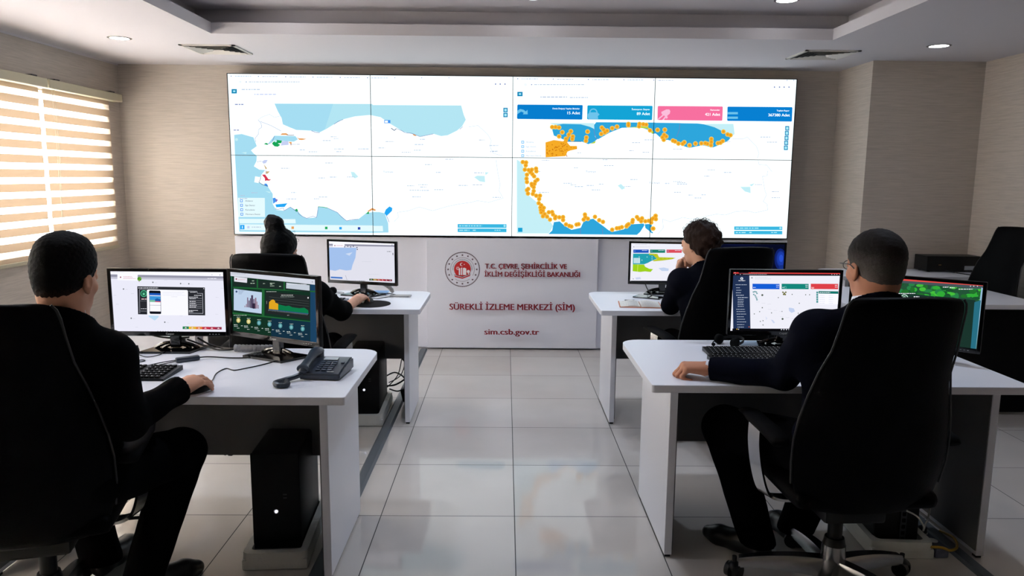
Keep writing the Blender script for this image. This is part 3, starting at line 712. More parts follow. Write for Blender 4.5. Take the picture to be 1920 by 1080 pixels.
pic.map = C_; a1 = emit(110, 196, 236); pic.P([(95, 495), (130, 475), (170, 485), (195, 505), (215, 485), (218, 538), (160, 538), (172, 520), (140, 505), (105, 530), (95, 540)], a1); pic.P([(930, 540), (950, 515), (1045, 515), (1072, 540), (1050, 560), (1055, 596), (940, 596), (930, 570)], a1)
pic.ring(998, 518, 50, 14, a1, 16); pic.map = D_; a2 = emit(252, 190, 220)
pic.P([(80, 590), (140, 540), (150, 552), (85, 606)], a2); pic.P([(130, 606), (175, 550), (190, 560), (150, 608)], a2); pic.P([(120, 510), (180, 480), (215, 480), (228, 500), (222, 530), (190, 556), (198, 580), (180, 592), (165, 560), (140, 545), (125, 535)], a2)
for y in (512, 566): pic.rect(908, y, 1030, y + 26, a1)
# the eight panels
for i in range(4):
    for j in range(2):
        nm = ('leftmost', 'second from left', 'second from right', 'rightmost')[i]
        what = [['with white map and checkbox list behind the woman with the bun', 'with southern coast and green tip on a white map', 'with amber dots down the coast and a blue sea', 'with cyan bars above the empty dark monitor'], ['with browser bar and green patch by a small sea', 'with pale sea and tiny blue tag', 'with two blue cards over amber dots', 'with pink card beside blue card']][j][i]
        t = thing('video_wall_panel', f'{("lower", "upper")[j]} {nm} video wall panel {what}', 'display panel', (VX0 + i * VDX, VY, VZ0 + j * VDZ), 0, 'video wall panels')
        bm = NB(); bb(bm, 0, VDX, .003, .11, 0, VDZ, .001); obj('housing', bm, M_BLACKP, t)
        bm = NB(); b_ = .0022; o_ = .006
        l = o_ if i == 0 else b_; r_ = o_ if i == 3 else b_; bo = o_ if j == 0 else b_; tp = o_ if j == 1 else b_
        bb(bm, 0, l, -.002, .003, 0, VDZ); bb(bm, VDX - r_, VDX, -.002, .003, 0, VDZ); bb(bm, l, VDX - r_, -.002, .003, 0, bo); bb(bm, l, VDX - r_, -.002, .003, VDZ - tp, VDZ)
        obj('bezel', bm, M_BLACKP, t)
        ox, oz = VX0 + i * VDX, VZ0 + j * VDZ
        pic.build('screen', (ox + l, ox + VDX - r_, oz + bo, oz + VDZ - tp), lambda x, y, L: (x - ox, .0028 - L, y - oz), t, lift=.00012)

# white panelled podium under the screens
bm = NB(); bb(bm, -2.342, -.684, 6.45, YB - .002, .012, .985, .003); bb(bm, .806, 2.455, 6.45, YB - .002, .012, .985, .003); bb(bm, -.70, .82, 6.47, YB - .002, .012, .985)
bb(bm, -2.33, 2.44, 6.47, YB - .002, 0, .012)
pod = tag(obj('podium', bm, M_PODIUM), 'long white panelled base standing under the video wall', 'podium')
sb = NB(); bb(sb, -.682, .804, 6.412, 6.468, .016, .985, .003)
sign = tag(obj('sign_board', sb, M_PODIUM), 'white board with round emblem and dark red lettering under the video wall', 'sign')
sp = Pic(); sp.map = lambda u, v: (lambda p: (p.x, p.z))(pix_y(u, v, 6.411))
S5 = lambda x, y: sp.map(790 + x * 340 / 1597, 440 + y * 340 / 1597)
sp2 = Pic(); sp2.map = S5
for s, x0, y, x1, h in (('T.C. ÇEVRE, ŞEHİRCİLİK VE', 560, 297, 1282, 44), ('İKLİM DEĞİŞİKLİĞİ BAKANLIĞI', 556, 365, 1396, 44), ('SÜREKLİ İZLEME MERKEZİ (SİM)', 250, 653, 1350, 54), ('sim.csb.gov.tr', 555, 869, 1037, 51)):
    sp2.text(s, x0, y, x1, h, M_RED, .036, .006)
to3s = lambda x, y, L: (x, 6.4115 - L, y)
sp2.build('lettering', (-.68, .80, .02, .98), to3s, sign, lift=.0004)
em = Pic(); em.map = S5; cx, cy = 362, 306
em.ring(cx, cy, 154, 4, M_INK, 60); em.ring(cx, cy, 148, 2, M_INK, 60)
for k in range(60): a = 2 * math.pi * k / 60; em.disc(cx + 151 * math.cos(a), cy + 151 * math.sin(a), 3.5, M_INK, 5)
em.ring(cx, cy, 106, 2.2, M_INK, 48)
for k in range(16):
    a = 2 * math.pi * k / 16; sx, sy = cx + 126 * math.cos(a), cy + 126 * math.sin(a)
    em.P([(sx + (11 if j % 2 == 0 else 4.6) * math.sin(math.pi * j / 5), sy - (11 if j % 2 == 0 else 4.6) * math.cos(math.pi * j / 5)) for j in range(10)], M_INK)
for k in range(46):
    a = math.pi * (.97 + 1.06 * k / 45); em.line([(cx + 80 * math.cos(a), cy - 4 + 80 * math.sin(a)), (cx + 88 * math.cos(a), cy - 4 + 88 * math.sin(a))], 2, M_INK)
em.disc(cx, cy - 2, 74, M_REDB, 40)
em.P([(cx - 90, cy + 44), (cx, cy + 62), (cx + 90, cy + 40), (cx + 90, cy + 84), (cx - 90, cy + 84)], M_PODIUM)
em.P([(cx - 70, cy + 54), (cx, cy + 70), (cx + 70, cy + 46), (cx + 66, cy + 58), (cx, cy + 82), (cx - 66, cy + 66)], M_REDB)
em.P([(cx - 74, cy + 44), (cx, cy + 60), (cx + 74, cy + 38), (cx + 72, cy + 42), (cx, cy + 66), (cx - 72, cy + 49)], M_INK)
em.disc(cx - 6, cy - 44, 15, M_WHT, 20); em.disc(cx - 1, cy - 44, 12, M_REDB, 20)
em.P([(cx + 16 + (7 if j % 2 == 0 else 3) * math.sin(math.pi * j / 5), cy - 44 - (7 if j % 2 == 0 else 3) * math.cos(math.pi * j / 5)) for j in range(10)], M_WHT)
for x0, t0, x1 in ((-32, -10, -20), (-14, -18, -2), (4, -16, 16), (22, -6, 34)):
    em.P([(cx + x0, cy + t0 + 4), (cx + x1, cy + t0), (cx + x1, cy + 50), (cx + x0, cy + 48)], M_WHT)
em.P([(cx + 16, cy - 16), (cx + 34, cy - 8), (cx + 34, cy + 46), (cx + 16, cy + 50)], M_WHT); em.disc(cx + 52, cy + 18, 14, M_WHT, 14); em.rect(cx + 48, cy + 28, cx + 56, cy + 44, M_WHT)
for k in range(8): a = k * math.pi / 4; em.line([(cx - 40 + 6 * math.cos(a), cy - 10 + 6 * math.sin(a)), (cx - 40 + 16 * math.cos(a), cy - 10 + 16 * math.sin(a))], 4, M_WHT)
em.build('emblem', (-.68, .80, .02, .98), to3s, sign, lift=.0004)

# grey floor cable covers
def duct(name, x0, x1, y0, y1, label):
    bm = NB(); prism(bm, [(x0, 0), (x1, 0), (x1 - .012, .011), (x0 + .012, .011)], -y1, -y0, M=Matrix.Rotation(math.pi / 2, 4, 'X'))
    tag(obj('floor_cable_cover', bm, M_DUCT), label, 'cable cover', 'grey cable covers stuck to the floor')
duct('l', -.742, -.679, 1.6, 6.405, 'grey rubber cable cover along the floor past the left hand desks')
duct('r', 1.835, 1.90, 1.6, 6.40, 'grey rubber cable cover along the floor under the right hand desks')

# ================================================================== DESKS
def desk(label, x0, x1, y0, y1, legL, legR, ly0, ly1, my, full=False, ztop=.75, mx=None):
    cx = (x0 + x1) / 2
    t = thing('office_desk', label, 'desk', (cx, y0, 0), 0, 'white office desks')
    L, D = x1 - x0, y1 - y0
    bm = NB(); prism(bm, rrect(-L / 2, L / 2, 0, D, (.012, .012, .085, .085)), ztop - .03, ztop); tp = obj('tabletop', bm, M_WHITE, t)
    mo = tp.modifiers.new('edge', 'BEVEL'); mo.width = .0025; mo.segments = 2; mo.limit_method = 'ANGLE'; mo.angle_limit = R(50)
    zf = .012
    for s, lx in ((-1, legL), (1, legR)):
        a, b = (lx, lx + .03) if s < 0 else (lx - .03, lx)
        bm = NB(); bb(bm, a - cx, b - cx, ly0 - y0, ly1 - y0, zf, ztop - .031, .0015); lg = obj('leg', bm, M_WHITE, t)
        bm = NB(); i0, i1 = (b, b + .004) if s < 0 else (a - .004, a)
        bb(bm, i0 - cx, i1 - cx, ly0 - y0 + .004, ly1 - y0, zf + .02, ztop - .032); obj('inner_face', bm, M_GREY, lg)
        for yy in (ly0 + .02, ly1 - .03):
            bm = NB(); bb(bm, a + .004 - cx, b - .004 - cx, yy - y0 - .012, yy - y0 + .012, 0, zf); obj('foot_pad', bm, M_BLACKP, lg)
    bm = NB(); bb(bm, legL + .036 - cx, (mx or legR - .036) - cx, my - y0, my - y0 + .018, .02 if full else .325, ztop - .032); obj('modesty_panel', bm, M_MATTE if full else M_GREY, t)  # full-height panel: its shade is put into the colour as matte black
    return t
desk('white desk with two monitors and a black telephone, nearest at left', -1.985, -.553, 2.50, 3.235, -1.93, -.645, 2.625, 3.18, 3.05)
desk('white desk of the woman with the bun, before the podium at left', -1.925, -.49, 4.225, 4.92, -1.82, -.578, 4.41, 4.88, 4.76)
desk('white desk with an open notebook on it, before the podium at right', .556, 1.985, 4.235, 4.955, .65, 1.93, 4.43, 4.93, 4.80)
desk('white desk with two keyboards on it, nearest at right', .55, 1.985, 2.68, 3.465, .648, 1.942, 2.80, 3.385, 3.25)
desk('white desk with a front panel blackened for shade at the right edge of the photo', 2.12, 3.40, 4.54, 5.28, 2.2, 2.72, 4.70, 5.1, 4.66, full=True, mx=3.395)
desk('white desk carrying the black recorder box against the wall pier', 2.50, 3.72, 5.48, 5.955, 2.56, 3.66, 5.53, 5.93, 5.80, ztop=.80)
# pedestal beside the back left desk
t = thing('pedestal_cabinet', 'white pedestal cabinet with round black lock behind the nearest left monitor', 'cabinet', (-2.05, 4.4, 0))
bm = NB(); bb(bm, -.24, .2, 0, .5, .03, .62, .003); obj('body', bm, M_WHITE, t)
for z in (.05, .24, .43):
    bm = NB(); bb(bm, -.235, .195, -.016, -.001, z, z + .18, .002); obj('drawer', bm, M_WHITE, t)
bm = NB(); cyl(bm, (.115, -.03, .525), (.115, -.016, .525), .02, n=18); obj('lock', bm, M_BLACKP, t, smooth=True)
bm = NB(); bb(bm, -.22, .18, .02, .48, 0, .03); obj('plinth', bm, M_GREY, t)

# ================================================================== CHAIRS
def turn_base(t, a):
    for c in t.children:
        if c.name.split('.')[0] in ('star_base', 'caster'): c.rotation_euler.z = R(a)
    return t
def chair(label, loc, rz):
    t = thing('office_chair', label, 'chair', loc, rz, 'black high back office chairs')
    rows = [(.385, .15, -.165), (.40, .195, -.185), (.44, .232, -.205), (.50, .252, -.225), (.58, .262, -.238), (.66, .262, -.245), (.74, .252, -.255), (.82, .234, -.270), (.90, .214, -.290), (.98, .199, -.312), (1.06, .19, -.338), (1.115, .186, -.355), (1.14, .18, -.362), (1.155, .168, -.366), (1.160, .14, -.367)]
    n = 14; bm = NB(); F, B = [], []
    for i, (z, w, y) in enumerate(rows):
        f, b = [], []
        e0 = min(1, (len(rows) - 1 - i) / 3.0); e1 = min(1, i / 2.0)
        for k in range(n + 1):
            u = -1 + 2 * k / n; a = abs(u)
            wing = .055 * a ** 2.4 * (1 if .45 < z < .95 else .6)
            th = (.012 + .05 * (1 - a ** 4)) * (.35 + .65 * e0) * (.4 + .6 * e1)
            lum = .016 * math.exp(-((z - .62) / .14) ** 2) * (1 - a * a)
            zz = z + (.006 * (1 - u * u) if i > 10 else 0)
            f.append(bm.verts.new((u * w, y + wing + th * .5 + lum, zz))); b.append(bm.verts.new((u * w, y + wing - th * .5, zz)))
        F.append(f); B.append(b)
    for i in range(len(rows) - 1):
        for k in range(n):
            bm.faces.new((F[i][k + 1], F[i][k], F[i + 1][k], F[i + 1][k + 1])); bm.faces.new((B[i][k], B[i][k + 1], B[i + 1][k + 1], B[i + 1][k]))
        bm.faces.new((F[i][0], B[i][0], B[i + 1][0], F[i + 1][0])); bm.faces.new((B[i][n], F[i][n], F[i + 1][n], B[i + 1][n]))
    for k in range(n):
        bm.faces.new((F[-1][k + 1], F[-1][k], B[-1][k], B[-1][k + 1])); bm.faces.new((F[0][k], F[0][k + 1], B[0][k + 1], B[0][k]))
    seam = [[((F[i][k].co + B[i][k].co) / 2).copy() for i in range(3, len(rows) - 1)] for k in (0, n)]
    bk = obj('backrest', bm, M_LEATHER, t, smooth='all')
    md = bk.modifiers.new('soft', 'SUBSURF'); md.levels = md.render_levels = 2
    for s in seam:
        bm = NB(); loft_tube(bm, [p + Vector((.003 * (1 if p.x > 0 else -1), -.004, 0)) for p in s], .0035, 6); obj('piping', bm, M_PIPING, bk, smooth=True)
    # seat cushion
    bm = NB()
    bb(bm, -.25, .25, -.22, .26, .405, .485, .035); st = obj('seat', bm, M_LEATHER, t, smooth='all')
    md = st.modifiers.new('soft', 'SUBSURF'); md.levels = md.render_levels = 1
    bm = NB(); bb(bm, -.11, .11, -.14, .12, .33, .405, .015); bb(bm, -.2, .2, -.02, .02, .372, .384, .003); obj('seat_mechanism', bm, M_BLACKP, t, smooth=True)
    bm = NB(); tube(bm, [(.1, .03, .36), (.2, .04, .355), (.27, .05, .35)], .006, 8); obj('tilt_lever', bm, M_BLACKP, t, smooth=True)
    for s in (-1, 1):
        bm = NB()
        rg = [(-.17, .030, .632), (-.15, .037, .645), (-.05, .040, .652), (.06, .039, .652), (.14, .036, .648), (.19, .030, .64), (.205, .02, .635)]
        loft_tube(bm, [(s * (.295 - .01 * (y > .1)), y, z) for y, r, z in rg], [r for y, r, z in rg], 12, flat=.38, up=(1, 0, 0))
        obj('arm_pad', bm, M_MATTE, t, smooth='all')
        bm = NB()
        ribbon(bm, [(s * .292, .07, .635), (s * .298, .055, .56), (s * .292, .03, .47), (s * .272, .012, .395), (s * .235, .004, .372), (s * .16, .0, .369)], .052, .010, (s * .55, 1, .12))
        obj('arm_frame', bm, M_CHROME, t, smooth=True)
    bm = NB(); cyl(bm, (0, 0, .10), (0, 0, .34), .026, n=20); cyl(bm, (0, 0, .19), (0, 0, .218), .04, .034, n=20); obj('gas_lift', bm, M_BLACKP, t, smooth=True)
    bm = NB(); cyl(bm, (0, 0, .085), (0, 0, .19), .045, .041, n=24)
    for k in range(5):
        a = R(162 + 72 * k); d = Vector((math.cos(a), math.sin(a), 0)); w = Vector((-d.y, d.x, 0)); rr = []
        for q in range(9):
            f = q / 8; r = .03 + .30 * f; zt = .135 - .045 * f * f; th = .074 * (1 - .5 * f); wd = .030 - .010 * f
            rr.append([bm.verts.new(d * r + w * a_ * wd + Vector((0, 0, z_))) for a_, z_ in ((-.7, zt), (.7, zt), (1, zt - th * .25), (.9, zt - th), (-.9, zt - th), (-1, zt - th * .25))])
        for A, B in zip(rr, rr[1:]):
            for j in range(6): bm.faces.new((A[j], A[(j + 1) % 6], B[(j + 1) % 6], B[j]))
        bm.faces.new(rr[0][::-1]); bm.faces.new(rr[-1])
    bmesh.ops.recalc_face_normals(bm, faces=bm.faces)
    obj('star_base', bm, M_ALU, t, smooth=True)
    for k in range(5):
        a = R(162 + 72 * k); d = Vector((math.cos(a), math.sin(a), 0)); w = Vector((-d.y, d.x, 0)); c = d * .345 + Vector((0, 0, .031))
        ax = (w * math.cos(1.1) + d * math.sin(1.1)) if k % 2 else d.cross(Vector((0, 0, 1))) * .5 + d * .85; ax.normalize()
        bm = NB()
        for sg in (-1, 1): cyl(bm, c + ax * sg * .008, c + ax * sg * .028, .031, .028, n=20)
        cyl(bm, c + Vector((0, 0, .0)), c + Vector((0, 0, .058)), .009, n=10); ellip(bm, c + Vector((0, 0, .018)), (.026, .026, .020), seg=12)
        obj('caster', bm, M_BLACKP, t, smooth=True)
    return t
ch = chair('black high back chair of the man at the nearest left desk', (-1.49, 2.29, 0), R(15))
dup(ch, (1.215, 2.555, 0), R(2), 'black high back chair of the man with glasses at the nearest right desk')
turn_base(dup(ch, (-1.165, 4.0, -.035), R(-2), 'black high back chair of the woman with the bun'), 36)
turn_base(dup(ch, (1.16, 4.16, 0), R(11), 'black high back chair of the woman leaning on her hand'), 25)
dup(ch, (3.225, 5.15, .03), R(93), 'empty black high back chair at the right edge by the recorder box')

# ================================================================== MONITORS
W_ = emit(240, 240, 252, 1.0)
def monitor(name_label, cx, cy, a, w, h, zb, draw, brand=True, off=0, base_dx=0.0, chin=.02):
    ca, sa = math.cos(R(a)), math.sin(R(a))
    t = thing('monitor', name_label, 'monitor', (cx, cy, .75), R(a), 'desk monitors')
    O = Vector((cx, cy, 0)); N = Vector((sa, -ca, 0)); EX = Vector((ca, sa, 0)); z0 = zb - .75
    bm = NB(); bb(bm, -w / 2, w / 2, .003, .022, z0, z0 + h, .003); bb(bm, -w / 2 + .06, w / 2 - .06, .022, .05, z0 + .05, z0 + h - .04, .012); obj('housing', bm, M_BLACKP, t)
    bz = .0135; bm = NB()
    bb(bm, -w / 2, -w / 2 + bz, -.003, .003, z0, z0 + h, .001); bb(bm, w / 2 - bz, w / 2, -.003, .003, z0, z0 + h, .001)
    bb(bm, -w / 2 + bz, w / 2 - bz, -.003, .003, z0 + h - bz, z0 + h, .001); bb(bm, -w / 2 + bz, w / 2 - bz, -.003, .003, z0, z0 + chin, .001)
    obj('bezel', bm, M_GLOSS, t)
    p = Pic()
    def mp(u, v):
        q = pix_plane(u, v, O, N) - O; return (q.dot(EX), q.z - .75)
    p.mp = mp
    p.map = lambda u, v: (u, v); p.mp0 = (w, h, z0)
    draw(p)
    p.build('screen', (-w / 2 + bz, w / 2 - bz, z0 + chin, z0 + h - bz), lambda x, y, L: (x, .0022 - L, y), t, lift=.0003)
    if brand:
        T, tw = text_tris('Casper'); bm = NB(); k = .036 / tw
        for tri in T:
            f = bm.faces.new([bm.verts.new((p_[0] * k - .018, -.0034, z0 + .006 + p_[1] * k)) for p_ in tri])
        for i in range(4): bb(bm, w / 2 - .085 + i * .013, w / 2 - .079 + i * .013, -.0034, -.003, z0 + .009, z0 + .0105)
        obj('lettering', bm, M_KEYT, t)
    bm = NB(); bb(bm, base_dx - .022, base_dx + .022, .012, .035, .012, z0 + .06, .004); obj('neck', bm, M_GLOSS, t)
    bm = NB(); prism(bm, [(base_dx - .125, -.055), (base_dx + .09, -.055), (base_dx + .125, .085), (base_dx - .09, .085)], .0, .010)
    for k in (.095, .06):
        loft_tube(bm, spline([(base_dx - k, .03, .008), (base_dx - k * .6, .028, .012 + k * .15), (base_dx, .027, .014 + k * .22), (base_dx + k * .6, .028, .012 + k * .15), (base_dx + k, .03, .008)], 4), .008, 8)
    obj('base', bm, M_GLOSS, t)
    return t
def full(p, m): w, h, z0 = p.mp0; p.map = lambda u, v: (u, v); p.rect(-w, z0 - h, w, z0 + 2 * h, m)
def use(p, x0, y0, k): p.map = lambda u, v: p.mp(x0 + u / k, y0 + v / k)
g_grey = emit(150, 150, 168); g_lg = emit(206, 208, 220); g_dk = emit(40, 42, 48); g_tx = emit(120, 122, 132); g_white = emit(246, 246, 255, 1.05)
def draw_a(p):
    full(p, emit(236, 236, 250)); use(p, 200, 490, 1461 / 230)
    p.P([(30, 95), (1400, 120), (1400, 180), (30, 155)], g_white); p.P([(30, 155), (1400, 180), (1400, 205), (30, 185)], g_grey); p.P([(30, 185), (1400, 205), (1400, 232), (30, 208)], emit(196, 196, 212))
    p.P([(125, 150), (368, 155), (365, 232), (125, 225)], g_white); p.disc(163, 190, 9, emit(150, 60, 80), 8)
    for i in range(3): p.greek(195, 182 + i * 12, (300, 310, 345)[i], 4, emit(214, 130, 140))
    p.disc(388, 210, 26, emit(110, 170, 60), 12); p.disc(378, 204, 14, emit(70, 140, 40), 8); p.disc(400, 218, 10, emit(70, 140, 40), 8); p.rect(382, 228, 388, 246, emit(120, 90, 60)); p.greek(1200, 205, 1312, 8, g_white)
    p.P([(362, 298), (1168, 312), (1172, 645), (372, 632)], g_dk); p.greek(374, 318, 610, 7, g_white); p.rect(1150, 322, 1158, 330, g_white)
    p.line([(388, 335), (478, 337)], 3, g_lg); p.line([(388, 335), (392, 620)], 3, g_lg); p.line([(1140, 380), (1146, 622), (975, 618)], 4, g_lg); p.line([(975, 355), (1075, 358), (1078, 382), (1140, 384)], 3, g_lg)
    p.ring(440, 385, 40, 9, emit(70, 190, 140), 18); p.disc(440, 385, 24, emit(40, 120, 90), 14); p.disc(440, 390, 12, emit(120, 220, 170), 8)
    p.greek(412, 450, 474, 10, emit(240, 200, 205)); p.greek(398, 472, 474, 5, g_tx); p.greek(405, 565, 474, 6, g_lg); p.line([(400, 592), (474, 594)], 2, g_lg)
    for i, (x0, x1) in enumerate(((992, 1065), (1040, 1130), (980, 1090), (985, 1060), (985, 1062), (985, 1062), (985, 1070), (985, 1062), (978, 1085), (978, 1030))): p.greek(x0, (368, 406, 427, 446, 478, 502, 524, 545, 586, 600)[i], x1, 6, g_white, i)
    for y in (440, 468, 492, 515, 536, 556): p.line([(978, y), (1132, y + 3)], 2, g_lg)
    p.P([(478, 345), (488, 335), (955, 343), (966, 353), (970, 645), (482, 640)], g_white)
    p.P([(503, 358), (512, 347), (632, 350), (641, 360), (648, 620), (638, 628), (520, 626), (510, 618)], emit(16, 20, 30)); p.P([(508, 378), (638, 382), (643, 598), (514, 596)], g_white)
    p.P([(508, 378), (638, 382), (639, 408), (509, 404)], emit(30, 90, 190)); p.P([(510, 412), (639, 416), (641, 488), (512, 484)], emit(60, 150, 220)); p.P([(575, 450), (600, 440), (641, 455), (641, 478), (575, 474)], emit(30, 90, 170)); p.P([(575, 474), (641, 478), (641, 488), (575, 485)], emit(220, 90, 100)); p.P([(512, 460), (575, 462), (575, 485), (512, 484)], emit(120, 190, 160)); p.line([(512, 522), (642, 525)], 3, g_dk)
    p.greek(665, 370, 925, 4, g_lg); p.greek(665, 388, 900, 3, g_lg, 2); p.greek(665, 405, 940, 3, g_lg, 3); p.greek(770, 423, 840, 4, g_lg)
    p.P([(498, 645), (618, 648), (618, 666), (572, 706), (500, 660)], emit(190, 222, 246))
    for x, y in ((550, 250), (880, 265), (978, 268), (200, 330), (292, 678), (692, 725)): p.disc(x, y, 9, emit(110, 116, 120), 7); p.greek(x + 20, y + 5, x + 50, 4, g_lg)
    for x, y in ((80, 405), (685, 225), (290, 385), (1298, 430), (1295, 630), (870, 650), (1360, 320), (110, 510), (960, 740), (340, 785), (1130, 712)): p.greek(x, y, x + 34, 4, g_lg)
    for i, c in enumerate(((30, 130, 80), (228, 184, 60), (226, 130, 60), (196, 48, 70), (180, 44, 70), (150, 44, 74))):
        x0, x1 = (905, 978, 1062, 1138, 1215, 1292)[i], (978, 1062, 1138, 1215, 1292, 1370)[i]; y = 776 + i * 1.2; p.P([(x0, y), (x1, y), (x1, y + 31), (x0, y + 31)], emit(*c)); p.P([((x0 + x1) / 2 - 16, y + 22), ((x0 + x1) / 2, y + 8), ((x0 + x1) / 2 + 16, y + 22)], emit(250, 220, 225))
    for i in range(9): p.rect(603 + i * 31, 829 + i * .4, 615 + i * 31, 839 + i * .4, g_tx)
    p.greek(1250, 160, 1262, 5, g_tx); p.disc(1350, 162, 6, g_tx, 6); p.greek(60, 128, 210, 4, g_lg)
def draw_b(p):
    full(p, emit(20, 50, 36)); use(p, 410, 490, 4.5)
    p.P([(60, 80), (110, 90), (110, 620), (60, 600)], emit(40, 96, 72)); p.P([(770, 150), (830, 160), (830, 720), (770, 700)], emit(28, 66, 98)); p.P([(440, 470), (770, 510), (765, 680), (440, 640)], emit(20, 48, 66))
    for q_ in ([(120, 215), (820, 250), (820, 262), (120, 226)], [(115, 430), (400, 462), (770, 505), (770, 512), (400, 474), (115, 444)], [(362, 232), (384, 238), (382, 462), (360, 455)], [(318, 150), (330, 152), (330, 225), (318, 222)], [(545, 170), (556, 172), (556, 245), (545, 243)]): p.P(q_, emit(34, 98, 52))
    pn = emit(30, 44, 40); p.P([(125, 150), (318, 160), (318, 222), (125, 205)], pn); p.P([(332, 160), (545, 175), (545, 240), (332, 226)], pn); p.P([(558, 180), (768, 200), (768, 262), (558, 242)], pn)
    p.P([(80, 75), (830, 155), (830, 200), (80, 122)], emit(214, 218, 230)); p.P([(128, 128), (238, 142), (236, 182), (128, 170)], emit(226, 226, 236)); p.disc(146, 150, 7, emit(140, 60, 80), 8); p.greek(160, 155, 222, 3, emit(200, 120, 130)); p.greek(100, 105, 230, 4, emit(160, 165, 175))
    for x, y, x1 in ((278, 165, 300), (265, 186, 302), (372, 188, 388), (430, 185, 470), (432, 208, 466), (508, 212, 524), (432, 194, 450)): p.greek(x, y, x1, 5, emit(190, 210, 190))
    p.P([(568, 180), (765, 202), (765, 248), (567, 228)], emit(196, 204, 216)); p.greek(580, 195, 740, 4, emit(240, 240, 250))
    p.P([(125, 232), (362, 262), (359, 442), (125, 412)], emit(190, 210, 234)); p.disc(148, 256, 9, emit(60, 80, 120), 8)
    for i in range(4): p.greek(165, 248 + i * 9, 215 - i * 8, 3, emit(110, 125, 160), i)
    for x, w_, y, y1, c in ((238, 9, 305, 388, (120, 96, 122)), (250, 10, 330, 390, (96, 78, 104)), (262, 9, 312, 394, (84, 66, 92)), (272, 16, 286, 396, (70, 56, 84)), (290, 10, 318, 398, (110, 84, 110)), (304, 12, 308, 400, (140, 110, 130)), (285, 20, 355, 400, (48, 40, 62)), (318, 7, 340, 398, (160, 120, 136)), (228, 8, 360, 388, (150, 130, 150)), (328, 8, 368, 400, (150, 130, 150)), (214, 10, 374, 388, (170, 160, 180))): p.rect(x, y, x + w_, y1, emit(*c))
    p.P([(395, 250), (768, 292), (765, 492), (393, 440)], emit(34, 40, 40)); p.greek(400, 256, 488, 4, emit(200, 210, 200)); p.greek(525, 286, 625, 5, emit(210, 215, 210)); p.greek(520, 300, 635, 4, emit(160, 170, 165)); p.rect(748, 302, 758, 314, emit(230, 230, 230))
    for y in (300, 320, 342): p.line([(422, y), (760, y + 38)], 1.6, emit(90, 98, 96))
    p.P([(422, 402), (424, 345), (440, 328), (458, 322), (474, 334), (476, 350), (500, 358), (500, 410)], emit(224, 166, 34)); p.P([(500, 410), (500, 362), (530, 370), (565, 378), (590, 374), (620, 388), (680, 396), (722, 392), (754, 414), (756, 440)], emit(14, 120, 72))
    p.P([(418, 403), (756, 440), (756, 446), (418, 409)], emit(40, 90, 130))
    for i in range(28): p.line([(418 + i * 12, 418 + i * 1.35), (424 + i * 12, 408 + i * 1.35)], 2, emit(170, 180, 180))
    p.greek(578, 455, 592, 4, emit(200, 200, 200)); p.line([(404, 335), (404, 360)], 3, emit(150, 155, 150))
    p.greek(125, 455, 235, 4, emit(190, 210, 190))
    for i, (x, y) in enumerate(((165, 498), (251, 508), (339, 520), (428, 531), (519, 544), (612, 556), (708, 570))):
        p.disc(x, y, 17, emit(*((206, 196, 120) if i < 2 else (84, 150, 156))), 14, 21); p.disc(x, y, 9, emit(*((236, 226, 170) if i < 2 else (130, 190, 196))), 8, 12)
        p.greek(x - 14, y - 27, x + 16, 4, emit(200, 215, 205)); p.greek(x - 38, y + 38, x - 6, 5, emit(220, 230, 225)); p.greek(x - 36, y + 50, x - 2, 4, emit(200, 210, 210), 2); p.greek(x + 22, y + 46, x + 38, 4, emit(220, 230, 225)); p.greek(x - 12, y + 66, x + 8, 4, emit(220, 230, 225))
    p.P([(60, 580), (830, 690), (830, 720), (60, 600)], emit(206, 212, 230)); p.P([(60, 582), (810, 688), (810, 694), (60, 590)], emit(60, 100, 100))
    for i in range(9): p.rect(360 + i * 17, 631 + i * 2.4, 367 + i * 17, 640 + i * 2.4, emit(90, 100, 120))
    p.disc(790, 174, 4, g_tx, 6)
def draw_c(p):
    full(p, emit(226, 226, 238)); use(p, 400, 390, 1451 / 430)
    p.P([(720, 200), (1160, 210), (1160, 236), (720, 226)], g_white); p.P([(720, 226), (1160, 236), (1160, 246), (720, 238)], g_grey)
    p.P([(755, 222), (830, 226), (828, 250), (755, 248)], g_white); p.disc(768, 238, 4, emit(150, 60, 80), 6); p.greek(778, 238, 820, 2.5, emit(210, 130, 140))
    p.P([(730, 250), (905, 252), (898, 315), (880, 360), (872, 392), (840, 396), (800, 388), (770, 398), (740, 392), (730, 396)], emit(164, 194, 238)); p.P([(835, 290), (880, 280), (860, 302)], emit(206, 220, 244))
    for x, y in ((850, 242), (868, 246), (885, 242), (908, 250), (910, 262), (830, 246)): p.disc(x, y, 4, emit(70, 76, 110), 6)
    p.P([(742, 434), (816, 438), (816, 448), (742, 444)], emit(66, 120, 200)); p.greek(1098, 276, 1125, 4, g_tx); p.rect(1133, 284, 1138, 298, g_tx); p.disc(1130, 234, 3, g_tx, 6)
    for i, c in enumerate(((60, 90, 60), (170, 140, 70), (180, 90, 70), (180, 50, 60), (150, 40, 60), (120, 40, 60))): p.rect(986 + i * 24, 447 + i * 1.0, 1010 + i * 24, 459 + i * 1.0, emit(*c)); p.disc(998 + i * 24, 453 + i, 3, emit(240, 220, 220), 5)
    p.line([(835, 425), (845, 455)], 1.5, g_tx); p.greek(940, 340, 1000, 2, g_lg); p.greek(980, 420, 1050, 2, g_lg); p.greek(880, 462, 960, 4, g_tx)
